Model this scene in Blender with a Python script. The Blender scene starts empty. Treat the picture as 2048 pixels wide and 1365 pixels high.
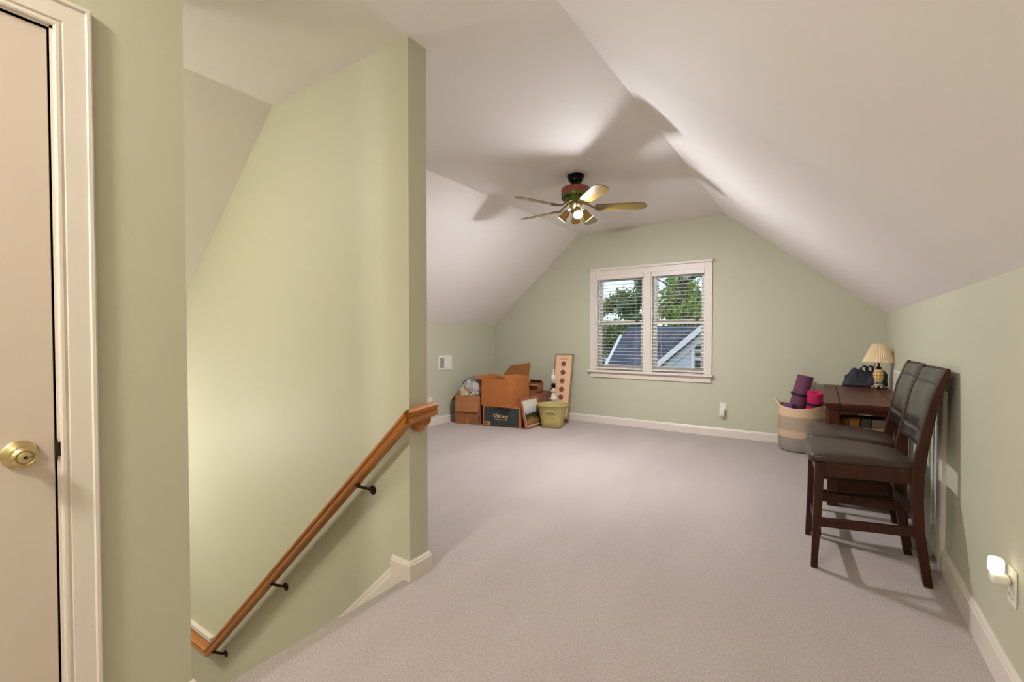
import bpy, bmesh, math, random
from mathutils import Vector, Matrix, noise as mnoise
R = math.radians
S = bpy.context.scene
COL = S.collection

# ------------------------------------------------------------------ camera
YAW = 0.5898
cam_d = bpy.data.cameras.new('camera'); cam = bpy.data.objects.new('camera', cam_d); COL.objects.link(cam)
cam.location = (0, 0, 1.18); cam.rotation_euler = (math.pi/2 - 0.02, 0, YAW)
cam_d.sensor_width = 36; cam_d.sensor_fit = 'HORIZONTAL'; cam_d.lens = 923.91/2048*36; cam_d.shift_y = 8.38/2048
cam_d.clip_start = 0.02
S.camera = cam

# ------------------------------------------------------------------ world, exposure
SKY_STRENGTH = 0.30
FAN_BULB = 2800.0       # emission strengths of the lamps' own glowing glass
HALL_GLASS = 185.0
PENDANT_GLASS = 120.0
STAIR_FILL = 150.0  # strength of the unseen fill dome added over the stairs
NIGHT_GLASS = 1.5
w = bpy.data.worlds.new('sky'); S.world = w; w.use_nodes = True
nt = w.node_tree; nt.nodes.clear()
out = nt.nodes.new('ShaderNodeOutputWorld'); bg = nt.nodes.new('ShaderNodeBackground')
sky = nt.nodes.new('ShaderNodeTexSky'); sky.sky_type = 'NISHITA'; sky.sun_disc = False
sky.sun_elevation = R(48); sky.sun_rotation = R(200); sky.air_density = 1.0; sky.dust_density = 1.5
tc = nt.nodes.new('ShaderNodeTexCoord'); cn = nt.nodes.new('ShaderNodeTexNoise'); cn.inputs['Scale'].default_value = 4.5; cn.inputs['Detail'].default_value = 6
cr = nt.nodes.new('ShaderNodeValToRGB'); cr.color_ramp.elements[0].position = .42; cr.color_ramp.elements[1].position = .58
mx = nt.nodes.new('ShaderNodeMixRGB'); mx.inputs[2].default_value = (2.9, 3.0, 3.15, 1)
nt.links.new(tc.outputs['Generated'], cn.inputs['Vector']); nt.links.new(cn.outputs['Fac'], cr.inputs[0]); nt.links.new(cr.outputs[0], mx.inputs[0])
nt.links.new(sky.outputs[0], mx.inputs[1]); nt.links.new(mx.outputs[0], bg.inputs[0]); nt.links.new(bg.outputs[0], out.inputs[0])
bg.inputs[1].default_value = SKY_STRENGTH
S.view_settings.view_transform = 'Standard'; S.view_settings.look = 'None'
S.view_settings.gamma = 1.0; S.view_settings.use_curve_mapping = False
S.view_settings.exposure = 0.22

# ------------------------------------------------------------------ helpers
def lin(h):
    if isinstance(h, str):
        h = h.lstrip('#'); c = [int(h[i:i+2], 16)/255 for i in (0, 2, 4)]
    else: c = [v/255 for v in h]
    return tuple((v/12.92 if v <= .04045 else ((v+.055)/1.055)**2.4) for v in c) + (1,)

def mat(name, col, rough=.6, bump=None, var=None, metal=0, spec=.5, emit=None, col2=None, coat=0, stretch=None, sheen=0):
    """procedural principled material. var=(scale, amount) mixes col with col2; bump=(scale, strength, distance)"""
    m = bpy.data.materials.new(name); m.use_nodes = True
    n = m.node_tree.nodes; l = m.node_tree.links; p = n['Principled BSDF']
    c = lin(col); p.inputs['Base Color'].default_value = c
    p.inputs['Roughness'].default_value = rough; p.inputs['Metallic'].default_value = metal
    p.inputs['Specular IOR Level'].default_value = spec
    if coat: p.inputs['Coat Weight'].default_value = coat; p.inputs['Coat Roughness'].default_value = .15
    if sheen: p.inputs['Sheen Weight'].default_value = sheen
    t = n.new('ShaderNodeTexCoord'); src = t.outputs['Object']
    if stretch:
        mp = n.new('ShaderNodeMapping'); mp.inputs['Scale'].default_value = stretch; l.new(src, mp.inputs['Vector']); src = mp.outputs[0]
    if var:
        nz = n.new('ShaderNodeTexNoise'); nz.inputs['Scale'].default_value = var[0]; nz.inputs['Detail'].default_value = 5
        l.new(src, nz.inputs['Vector'])
        rp = n.new('ShaderNodeValToRGB'); rp.color_ramp.elements[0].position = .5-var[1]/2; rp.color_ramp.elements[1].position = .5+var[1]/2
        c2 = lin(col2) if col2 else tuple(v*.8 for v in c[:3])+(1,)
        rp.color_ramp.elements[0].color = c; rp.color_ramp.elements[1].color = c2
        l.new(nz.outputs['Fac'], rp.inputs[0]); l.new(rp.outputs[0], p.inputs['Base Color'])
    if bump:
        nb = n.new('ShaderNodeTexNoise'); nb.inputs['Scale'].default_value = bump[0]; nb.inputs['Detail'].default_value = 3
        l.new(src, nb.inputs['Vector'])
        b = n.new('ShaderNodeBump'); b.inputs['Strength'].default_value = bump[1]; b.inputs['Distance'].default_value = bump[2] if len(bump) > 2 else .002
        l.new(nb.outputs['Fac'], b.inputs['Height']); l.new(b.outputs[0], p.inputs['Normal'])
    if emit:
        p.inputs['Emission Color'].default_value = lin(emit[0]); p.inputs['Emission Strength'].default_value = emit[1]
    return m

class MB:
    def __init__(s): s.v = []; s.f = []
    def add(s, vs, fs):
        o = len(s.v); s.v += [tuple(v) for v in vs]; s.f += [tuple(i+o for i in f) for f in fs]; return s
    def box(s, a, b, M=None):
        x0, y0, z0 = a; x1, y1, z1 = b
        vs = [Vector(q) for q in ((x0,y0,z0),(x1,y0,z0),(x1,y1,z0),(x0,y1,z0),(x0,y0,z1),(x1,y0,z1),(x1,y1,z1),(x0,y1,z1))]
        if M: vs = [M @ q for q in vs]
        return s.add(vs, [(3,2,1,0),(4,5,6,7),(0,1,5,4),(1,2,6,5),(2,3,7,6),(3,0,4,7)])
    def loft(s, rings, close=True, caps=True):
        n = len(rings[0]); vs = [q for r in rings for q in r]; fs = []
        for i in range(len(rings)-1):
            for j in range(n if close else n-1):
                k = (j+1) % n; fs.append((i*n+j, i*n+k, (i+1)*n+k, (i+1)*n+j))
        if caps: fs.append(tuple(reversed(range(n)))); fs.append(tuple((len(rings)-1)*n+j for j in range(n)))
        return s.add(vs, fs)
    def prism(s, pts, axis, a, b):
        """pts 2D polygon; extruded along axis from a to b"""
        def P(u, v, t): return {'x': (t, u, v), 'y': (u, t, v), 'z': (u, v, t)}[axis]
        return s.loft([[P(u, v, a) for u, v in pts], [P(u, v, b) for u, v in pts]])
    def lathe(s, prof, n=28, M=None, caps=True):
        rings = []
        for r, z in prof:
            ring = [Vector((max(r, 1e-4)*math.cos(2*math.pi*i/n), max(r, 1e-4)*math.sin(2*math.pi*i/n), z)) for i in range(n)]
            rings.append([M @ q for q in ring] if M else ring)
        return s.loft(rings, caps=caps)
    def tube(s, path, r, n=8, caps=True):
        path = [Vector(p) for p in path]; rings = []
        for i, p in enumerate(path):
            t = (path[min(i+1, len(path)-1)] - path[max(i-1, 0)]).normalized()
            up = Vector((0,0,1)) if abs(t.z) < .9 else Vector((1,0,0))
            a = t.cross(up).normalized(); b = t.cross(a)
            rr = r[i] if isinstance(r, (list, tuple)) else r
            rings.append([p + a*rr*math.cos(2*math.pi*j/n) + b*rr*math.sin(2*math.pi*j/n) for j in range(n)])
        return s.loft(rings, caps=caps)
    def sweep(s, prof, path, side, up, caps=True):
        """prof (u,v) swept with mitred joints along path; per-vertex side vectors given (already mitre scaled), up vector list or const"""
        rings = []
        for i, p in enumerate(path):
            sd = Vector(side[i]); u = Vector(up[i] if isinstance(up, list) else up)
            rings.append([Vector(p) + sd*a + u*b for a, b in prof])
        return s.loft(rings, caps=caps)

def obj(name, mb, m, parent=None, bevel=0, smooth=None, seg=2, world=False, sub=0):
    me = bpy.data.meshes.new(name)
    if isinstance(mb, MB):
        me.from_pydata([tuple(v) for v in mb.v], [], mb.f)
    else: me = mb
    bm = bmesh.new(); bm.from_mesh(me); bmesh.ops.recalc_face_normals(bm, faces=bm.faces); bm.to_mesh(me); bm.free()
    if m: me.materials.append(m)
    o = bpy.data.objects.new(name, me); COL.objects.link(o)
    if smooth is not None or bevel or sub:
        for p in me.polygons: p.use_smooth = True
        me.set_sharp_from_angle(angle=R(smooth if smooth is not None else 35))
    if bevel:
        b = o.modifiers.new('bevel', 'BEVEL'); b.width = bevel; b.segments = seg; b.limit_method = 'ANGLE'; b.angle_limit = R(35)
        b.harden_normals = False
    if sub:
        q = o.modifiers.new('sub', 'SUBSURF'); q.levels = sub; q.render_levels = sub
    if parent:
        o.parent = parent
        if world: o.matrix_parent_inverse = parent.matrix_basis.inverted()
    return o

def tag(o, label, cat, group=None):
    o['label'] = label; o['category'] = cat
    if group: o['group'] = group
    return o
def thing(name, label, cat, loc=(0,0,0), rz=0, group=None, kind=None):
    o = bpy.data.objects.new(name, None); COL.objects.link(o); o.location = loc; o.rotation_euler = (0, 0, rz)
    o.empty_display_size = .1
    if kind: o['kind'] = kind
    if label: o['label'] = label
    if cat: o['category'] = cat
    if group: o['group'] = group
    return o
def struct(name, mb, m, label=None, cat=None, **k):
    o = obj(name, mb, m, **k); o['kind'] = 'structure'
    if label: o['label'] = label
    if cat: o['category'] = cat
    return o
def copy_tree(o, parent=None):
    c = o.copy(); COL.objects.link(c); c.parent = parent
    for ch in list(o.children): copy_tree(ch, c)
    return c
def share(o, parent, loc):
    c = o.copy(); COL.objects.link(c); c.parent = parent; c.location = loc; return c

# ------------------------------------------------------------------ materials
M = {}
M['wall'] = mat('sage_paint', '#c2c0a8', .55, bump=(260, .06, .001))
M['ceil'] = mat('ceiling_paint', '#eee8e3', .75, bump=(200, .05, .001))
M['trim'] = mat('cream_trim_paint', '#e0d6ca', .38)
M['doorp'] = mat('door_paint', '#d2c3b4', .42)
M['carpet'] = mat('carpet', '#b7a9a4', .95, spec=.1, sheen=.25)
def carpet_nodes(m):
    n = m.node_tree.nodes; l = m.node_tree.links; p = n['Principled BSDF']
    t = n.new('ShaderNodeTexCoord')
    a = n.new('ShaderNodeTexNoise'); a.inputs['Scale'].default_value = 210; a.inputs['Detail'].default_value = 4; a.inputs['Roughness'].default_value = .7
    b = n.new('ShaderNodeTexNoise'); b.inputs['Scale'].default_value = 2.2; b.inputs['Detail'].default_value = 3
    mpv = n.new('ShaderNodeMapping'); mpv.inputs['Rotation'].default_value = (0, 0, .5); mpv.inputs['Scale'].default_value = (1, .35, 1)
    l.new(t.outputs['Object'], a.inputs['Vector']); l.new(t.outputs['Object'], mpv.inputs['Vector']); l.new(mpv.outputs[0], b.inputs['Vector'])
    r1 = n.new('ShaderNodeValToRGB'); r1.color_ramp.elements[0].position = .33; r1.color_ramp.elements[1].position = .67
    r1.color_ramp.elements[0].color = lin('#958781'); r1.color_ramp.elements[1].color = lin('#cdc1bb')
    l.new(a.outputs['Fac'], r1.inputs[0])
    r2 = n.new('ShaderNodeValToRGB'); r2.color_ramp.elements[0].position = .4; r2.color_ramp.elements[1].position = .6
    r2.color_ramp.elements[0].color = (.93, .92, .92, 1); r2.color_ramp.elements[1].color = (1, 1, 1, 1)
    l.new(b.outputs['Fac'], r2.inputs[0])
    x = n.new('ShaderNodeMixRGB'); x.blend_type = 'MULTIPLY'; x.inputs[0].default_value = 1
    l.new(r1.outputs[0], x.inputs[1]); l.new(r2.outputs[0], x.inputs[2]); l.new(x.outputs[0], p.inputs['Base Color'])
    bp = n.new('ShaderNodeBump'); bp.inputs['Strength'].default_value = .6; bp.inputs['Distance'].default_value = .006
    l.new(a.outputs['Fac'], bp.inputs['Height']); l.new(bp.outputs[0], p.inputs['Normal'])
carpet_nodes(M['carpet'])
def wood(name, c1, c2, rough=.35, stretch=(2, 30, 30), coat=.2, scale=4):
    return mat(name, c1, rough, var=(scale, .5), col2=c2, stretch=stretch, coat=coat, bump=(scale*2, .05, .0005))
M['oak'] = wood('honey_oak', '#b8732f', '#9a5c22', .35, (2, 45, 45), coat=.1)
def turn_grain(m, ang):   # grain runs along the sloping rail
    n = m.node_tree.nodes; l = m.node_tree.links; mp = [q for q in n if q.type == 'MAPPING'][0]; tcn = [q for q in n if q.type == 'TEX_COORD'][0]
    r = n.new('ShaderNodeMapping'); r.inputs['Rotation'].default_value = (0, ang, 0); l.new(tcn.outputs['Object'], r.inputs['Vector']); l.new(r.outputs[0], mp.inputs['Vector'])
turn_grain(M['oak'], math.atan2(1.867, 2.018))
M['oak_end'] = wood('honey_oak_return', '#b8732f', '#9a5c22', .35, (45, 2, 45), coat=.1)
M['espresso'] = wood('espresso_wood', '#45200f', '#2a1209', .42, (14, 14, 1.6), coat=0)
M['cherry'] = wood('cherry_table_wood', '#5a291b', '#3a170e', .42, (16, 1.2, 10), coat=0)
M['leather'] = mat('dark_leather', '#3a2a23', .4, bump=(160, .12, .0006), spec=.5)
for _k in ('espresso', 'cherry'): M[_k].node_tree.nodes['Principled BSDF'].inputs['Specular IOR Level'].default_value = .3
M['leather_back'] = mat('black_leather', '#1b1a1b', .24, bump=(120, .1, .0006), spec=.7)
M['brass'] = mat('polished_brass', '#cdb889', .22, metal=1)
M['bronze'] = mat('dark_bronze', '#3a3026', .4, metal=.8)
M['white'] = mat('white_plastic', '#e9e4d8', .35)
M['card'] = mat('cardboard', '#b9743f', .8, var=(6, .6), col2='#ad6a38', bump=(90, .05, .0005), spec=.2)
M['card_d'] = mat('brown_cardboard', '#a06a48', .8, var=(6, .6), col2='#8d5b3d', spec=.2)
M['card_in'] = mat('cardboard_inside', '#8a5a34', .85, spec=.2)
M['card_l'] = mat('cardboard_flap', '#b27a55', .8, var=(6, .6), col2='#a56e4a', spec=.2)
M['tape'] = mat('packing_tape', '#a8683a', .3, spec=.6)
M['teal'] = mat('dark_teal_print', '#2c3330', .7, var=(8, .7), col2='#38403c')
M['tan_print'] = mat('tan_print', '#cfa57c', .7)
M['black'] = mat('black_print', '#16130f', .6)

# ------------------------------------------------------------------ room shell
XR, YB, XL, ZC = .521, 5.855, -4.2453, 2.594
ZKR, ZKL, CL, CR_ = 1.3946, 1.345, -2.8064, -.9395
XP, YP, YP2 = -1.635, 1.56, 1.68
YD, YN = .63, -1.6
SL = (ZC-ZKL)/(CL-XL)
SR = (ZC-ZKR)/(XR-CR_)
T = .1
b = MB()
b.box((XL-T, YP2-.03, -.25), (XP, YB+T, 0)).box((XP, YP, -.25), (XR+T, YB+T, 0)).box((-1.655, YN-T, -.25), (XR+T, YP, 0))
nose = [(-1.655 + .028*math.cos(a), -.028 + .028*math.sin(a)) for a in [R(90+i*22.5) for i in range(9)]]
nose = [(-1.655, 0)] + nose[1:] + [(-1.655, -.056)]
b.prism(nose, 'y', YD, YP)
struct('floor', b, M['carpet'], 'mauve grey cut pile carpet covering the room floor', 'floor')
# back gable wall with the window opening
WX0, WX1, WZ0, WZ1 = -2.555, -1.143, .70, 2.03
b = MB()
b.prism([(XL-T, 0), (WX0, 0), (WX0, ZC+.1), (CL, ZC+.1), (CL, ZC), (XL-T, ZKL-T*SL)], 'y', YB, YB+.14)
b.prism([(WX1, 0), (XR+T, 0), (XR+T, ZKR-T*SR), (CR_, ZC), (CR_, ZC+.1), (WX1, ZC+.1)], 'y', YB, YB+.14)
b.box((WX0, YB, 0), (WX1, YB+.14, WZ0)).box((WX0, YB, WZ1), (WX1, YB+.14, ZC+.1))
struct('wall_back', b, M['wall'], 'sage green gable wall with the window', 'wall')
struct('wall_left', MB().box((XL-T, YP2, 0), (XL, YB, ZKL+.02)), M['wall'], 'short sage green knee wall behind the cardboard boxes', 'wall')
struct('wall_right', MB().box((XR, YN, 0), (XR+T, YB, ZKR+.0)), M['wall'], 'short sage green knee wall behind the two chairs', 'wall')
struct('wall_front', MB().box((-1.8, YN-T, 0), (XR+T, YN, ZC)), M['wall'], 'sage green end wall opposite the window wall', 'wall')
XS = -5.4
zs = lambda x: ZC - (CL-x)*SL
b = MB().prism([(XP, -3.2), (XP, ZC+.02), (CL, ZC+.02), (XS-T, zs(XS-T)+.02), (XS-T, -3.2)], 'y', YP, YP2)
struct('wall_stairwell', b, M['wall'], 'tall sage green wall beside the stairs carrying the oak handrail', 'wall')
# wall with the closet door
DY0, DY1, DZ = -.44, .333, 1.962
b = MB().box((XP-.12, DY1, 0), (XP, YD, ZC)).box((XP-.12, YN, 0), (XP, DY0, ZC)).box((XP-.12, DY0, DZ), (XP, DY1, ZC)).box((XP-.12, YD-.08, -3.2), (XP, YD, 0))
b.box((XP-.8, DY0-.3, 0), (XP-.78, DY1+.15, ZC))
struct('wall_door', b, M['wall'], 'sage green wall holding the white closet door', 'wall')
# stairwell enclosure (lower landing turns toward the viewer)
b = MB().box((-2.42, YD-.08, -3.2), (XP-.12, YD, ZC)).box((-2.42, -1.0, -3.2), (-2.34, YD, ZC)).box((XS, -1.08, -3.2), (-2.34, -1.0, ZC)).box((XS-T, -1.08, -3.2), (XS, YP2, ZC))
struct('wall_stair_near', b, M['wall'], 'sage green walls enclosing the near side of the stairwell', 'wall')
struct('ceiling', MB().box((CL, YN-T, ZC), (CR_, YB+.14, ZC+.1)), M['ceil'], 'flat white ceiling strip carrying the fan', 'ceiling')
b = MB(); n_ = Vector((-SL, 0, 1)).normalized()*.1
b.prism([(CL, ZC), (XS-T, zs(XS-T)), (XS-T+n_.x, zs(XS-T)+n_.z), (CL+n_.x, ZC+n_.z), (CL, ZC+.1)], 'y', YN-T, YB+.14)
struct('ceiling_slope_left', b, M['ceil'], 'white sloped ceiling above the cardboard boxes and the stairs', 'ceiling')
b = MB(); zr = lambda x: ZC-(x-CR_)*SR
b.prism([(CR_, ZC), (XR+T, zr(XR+T)), (XR+T+.06, zr(XR+T)+.08), (CR_+.06, ZC+.08), (CR_, ZC+.1)], 'y', YN-T, YB+.14)
struct('ceiling_slope_right', b, M['ceil'], 'white sloped ceiling above the two leather chairs', 'ceiling')
# stairs
st = thing('stairs', 'carpeted stairs going down beside the oak handrail', 'stairs', (XP, YD, 0), kind='structure')
for i in range(10):
    x1 = -1.70-.2*i; z = -.19*(i+1)
    obj('step', MB().box((x1-.225, YD, z-.19), (x1+.02, YP, z)), M['carpet'], st, bevel=.015, world=True)
obj('landing', MB().box((XS, -1.0, -2.3), (-3.7, YP, -2.09)), M['carpet'], st, world=True)

# baseboards
def base_prof(h=.1, t=.014): return [(0, 0), (t, 0), (t, h*.8), (t*.75, h*.86), (t*.75, h*.9), (t*.4, h), (0, h)]
def baseboard(name, p0, p1, nrm, label, h=.1):
    """from p0 to p1 (xy), nrm points into the room"""
    b = MB(); n = Vector((nrm[0], nrm[1], 0))
    b.loft([[Vector((p[0], p[1], 0)) + n*u + Vector((0,0,v)) for u, v in base_prof(h)] for p in (p0, p1)])
    return struct(name, b, M['trim'], label, 'baseboard')
baseboard('baseboard_back', (XL, YB), (XR, YB), (0, -1), 'cream baseboard under the window wall')
baseboard('baseboard_left', (XL, YP2), (XL, YB), (1, 0), 'cream baseboard along the knee wall by the boxes')
baseboard('baseboard_right', (XR, YN), (XR, 3.06), (-1, 0), 'cream baseboard under the night light', .125)
baseboard('baseboard_right_far', (XR, 4.96), (XR, YB), (-1, 0), 'cream baseboard behind the dark wooden table', .125)
b = MB(); pr = base_prof(.095, .016); k = 1
pth = [(-1.756, YP, 0), (XP, YP, 0), (XP, YP2, 0), (XL, YP2, 0)]
sd = [(0, -1, 0), (1, -1, 0), (1, 1, 0), (0, 1, 0)]
b.sweep(pr, pth, sd, (0, 0, 1))
struct('baseboard_stairwell', b, M['trim'], 'cream baseboard wrapping the end of the stairwell wall', 'baseboard')
b = MB(); b.sweep(pr, [(XP, .415, 0), (XP, YD, 0), (XP-.05, YD, 0)], [(1, 0, 0), (1, 1, 0), (0, 1, 0)], (0, 0, 1))
struct('baseboard_door', b, M['trim'], 'short cream baseboard between door casing and stair corner', 'baseboard')
# stair skirt board, falling with the stairs
dx, dz = -2.0, -1.9
L_ = math.hypot(dx, dz); nu = Vector((dz/L_, 0, -dx/L_)) * -1
if nu.z < 0: nu = -nu
b = MB(); p0 = Vector((-1.752, YP, -.085)); p1 = p0 + Vector((dx, 0, dz))
prof = [(0, -.12), (.014, -.12), (.014, .06), (.009, .075), (.009, .082), (.005, .095), (0, .095)]
b.loft([[p + Vector((0, -1, 0))*u + Vector((0, 0, 1))*v*1.38 for u, v in prof] for p in (p0, p1)])
b.box((-1.756, YP-.014, -.2), (-1.6355, YP, .004))
struct('trim_1', b, M['trim'], 'cream skirt board sloping down along the stairs', 'trim')
prof = [(0, 0), (.02, 0), (.02, .03), (.012, .04), (.012, .055), (.03, .062), (.03, .078), (0, .078)]
b = MB().loft([[Vector((x, YP-u, -1.095+v)) for u, v in prof] for x in (-3.66, -4.9)])
struct('trim_2', b, M['trim'], 'cream ledge moulding above the lowest run of handrail', 'trim')

# ------------------------------------------------------------------ closet door (left)
d1 = thing('door_1', 'plain cream closet door with brass knob', 'door', (XP, DY0, 0), kind='structure')
obj('slab', MB().box((XP-.04, DY0+.004, .01), (XP-.004, DY1-.0028, DZ-.004)), M['doorp'], d1, bevel=.002, world=True)
obj('jamb', MB().box((XP-.12, DY1, 0), (XP+.001, DY1+.012, DZ+.012)).box((XP-.12, DY0-.012, 0), (XP+.001, DY0, DZ+.012)).box((XP-.12, DY0-.012, DZ), (XP+.001, DY1+.012, DZ+.012))
    .box((XP-.058, DY1-.014, 0), (XP-.041, DY1, DZ)).box((XP-.058, DY0, DZ-.014), (XP-.041, DY1, DZ)), M['trim'], d1, world=True)
cw = .074
prof = [(0, 0), (0, .009), (.004, .011), (.010, .011), (.013, .008), (.016, .008), (.018, .012), (.060, .015), (.063, .020), (.070, .020), (cw, .016), (cw, 0)]
def casing(pts, dirs, up):  # mitred
    return MB().sweep(prof, pts, dirs, up)
y0, y1, zt = DY0-.006, DY1+.006, DZ+.006
cas = casing([(XP, y1, 0), (XP, y1, zt), (XP, y0, zt), (XP, y0, 0)], [(0,1,0), (0,1,1), (0,-1,1), (0,-1,0)], (1, 0, 0))
obj('casing', cas, M['trim'], d1, smooth=25, world=True)
kn = obj('knob', MB().lathe([(.0, .0), (.0335, .0), (.0345, .004), (.031, .008), (.016, .012), (.0125, .018), (.012, .026), (.016, .031), (.0235, .036), (.0265, .043), (.0265, .05), (.024, .056), (.0175, .060), (.0165, .0595), (.015, .057), (.013, .0595), (.0, .061)], 40,
      Matrix.Translation((XP-.004, .2665, .888)) @ Matrix.Rotation(R(90), 4, 'Y')), M['brass'], d1, smooth=50, world=True)
obj('lock_button', MB().lathe([(0, .06), (.004, .06), (.004, .0625), (0, .063)], 12, Matrix.Translation((XP-.004, .2665, .888)) @ Matrix.Rotation(R(90), 4, 'Y')), M['bronze'], kn, world=True)
obj('rosette_screw', MB().lathe([(0, 0), (.003, 0), (.003, .0025), (0, .0032)], 10, Matrix.Translation((XP+.004, .2935, .893)) @ Matrix.Rotation(R(90), 4, 'Y')), M['bronze'], kn, world=True)
obj('strike_plate', MB().box((XP-.03, DY1-.003, .86), (XP+.004, DY1+.001, .916)).box((XP+.002, DY1-.002, .87), (XP+.006, DY1+.008, .906)), M['bronze'], d1, bevel=.001, world=True)

# ------------------------------------------------------------------ attic access door on the right wall
d2 = thing('door_2', 'low painted attic access door in the knee wall behind the chairs', 'door', (XR, 3.08, 0), kind='structure')
M['access'] = mat('access_door_paint', '#c5c5b4', .4)
obj('slab', MB().box((XR-.012, 3.19, .02), (XR+.0, 4.84, .80)), M['access'], d2, bevel=.002, world=True)
prof = [(0, 0), (0, .010), (.01, .013), (.05, .015), (.07, .021), (.09, .021), (.10, .016), (.10, 0)]
obj('casing', MB().sweep(prof, [(XR, 3.18, 0), (XR, 3.18, .80), (XR, 4.85, .80), (XR, 4.85, 0)], [(0,-1,0), (0,-1,1), (0,1,1), (0,1,0)], (-1, 0, 0)), M['trim'], d2, smooth=25, world=True)
obj('raised_panel', MB().box((XR-.022, 3.30, .14), (XR-.012, 3.96, .70)), M['access'], d2, bevel=.006, world=True)
obj('raised_panel', MB().box((XR-.022, 4.07, .14), (XR-.012, 4.73, .70)), M['access'], d2, bevel=.006, world=True)

# ------------------------------------------------------------------ window
win = thing('window_1', 'cream framed double window with white blinds', 'window', (-1.85, YB, .7), kind='structure')
CO0, CO1, CI0, CI1 = -2.628, -1.07, -2.545, -1.153
ZS, ZT = .722, 2.055
W = lambda n, mb, m=M['trim'], p=win, **k: obj(n, mb, m, p, world=True, **k)
W('side_casing', MB().box((CO0, YB-.018, ZS), (CI0, YB, ZT)), bevel=.003)
W('side_casing', MB().box((CI1, YB-.018, ZS), (CO1, YB, ZT)), bevel=.003)
W('head_casing', MB().box((CI0, YB-.018, 1.985), (CI1, YB, ZT)), bevel=.003)
hc = W('head_cap', MB().prism([(YB, ZT), (YB-.03, ZT), (YB-.036, ZT+.008), (YB-.036, ZT+.026), (YB-.03, ZT+.034), (YB, ZT+.034)], 'x', CO0-.008, CO1+.008))
for x in (CO0-.014, CO1+.014):
    W('rod_knob', MB().lathe([(0, 0), (.008, .002), (.010, .008), (.008, .014), (0, .016)], 12, Matrix.Translation((x, YB-.05, ZT+.018)) @ Matrix.Rotation(R(90), 4, 'X') @ Matrix.Rotation(R(90), 4, 'Y')), M['brass'], hc, smooth=60)
W('stool', MB().box((CO0-.02, YB-.055, ZS-.03), (CO1+.02, YB+.05, ZS)), bevel=.006)
W('apron', MB().box((CO0+.008, YB-.018, ZS-.1), (CO1-.008, YB, ZS-.03)), bevel=.004)
W('mullion', MB().box((-1.888, YB-.016, ZS), (-1.797, YB+.11, 1.99)), bevel=.003)
M['jamb'] = mat('white_window_vinyl', '#e6e3dc', .4)
gl = bpy.data.materials.new('window_glass'); gl.use_nodes = True
n = gl.node_tree.nodes; l = gl.node_tree.links; n.clear()
o_ = n.new('ShaderNodeOutputMaterial'); tr = n.new('ShaderNodeBsdfTransparent'); tr.inputs[0].default_value = (.93, .96, .97, 1)
gs = n.new('ShaderNodeBsdfGlossy'); gs.inputs['Roughness'].default_value = .02; fr = n.new('ShaderNodeFresnel'); fr.inputs[0].default_value = 1.45
mxs = n.new('ShaderNodeMixShader'); l.new(fr.outputs[0], mxs.inputs[0]); l.new(tr.outputs[0], mxs.inputs[1]); l.new(gs.outputs[0], mxs.inputs[2]); l.new(mxs.outputs[0], o_.inputs[0])
M['glass'] = gl
ZM = 1.36
for (a, c) in ((CI0, -1.888), (-1.797, CI1)):
    W('side_jamb', MB().box((a-.008, YB, ZS-.02), (a+.012, YB+.13, 2.0)).box((c-.012, YB, ZS-.02), (c+.008, YB+.13, 2.0)).box((a, YB, 1.972), (c, YB+.13, 2.0)), M['jamb'])
    for (z0, z1, yy, nm) in ((ZM-.025, 1.972, YB+.09, 'upper_sash'), (ZS, ZM+.025, YB+.062, 'lower_sash')):
        sw = .046
        rails = MB().box((a+.012, yy, z0), (a+.012+sw, yy+.03, z1)).box((c-.012-sw, yy, z0), (c-.012, yy+.03, z1))
        rails.box((a+.012+sw, yy, z1-.05), (c-.012-sw, yy+.03, z1)).box((a+.012+sw, yy, z0), (c-.012-sw, yy+.03, z0+(.05 if nm == 'upper_sash' else .06)))
        s_ = W(nm, rails, M['jamb'])
        W('pane', MB().box((a+.012+sw-.004, yy+.012, z0+.046), (c-.012-sw+.004, yy+.017, z1-.046)), M['glass'], s_)
        if nm == 'lower_sash':
            lx = c-.012-sw-.045
            W('sash_lock', MB().box((lx-.028, yy-.008, z1-.02), (lx+.028, yy+.028, z1+.004)).box((lx-.008, yy-.016, z1-.012), (lx+.02, yy, z1+.012)), M['bronze'], s_, bevel=.003)
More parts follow.
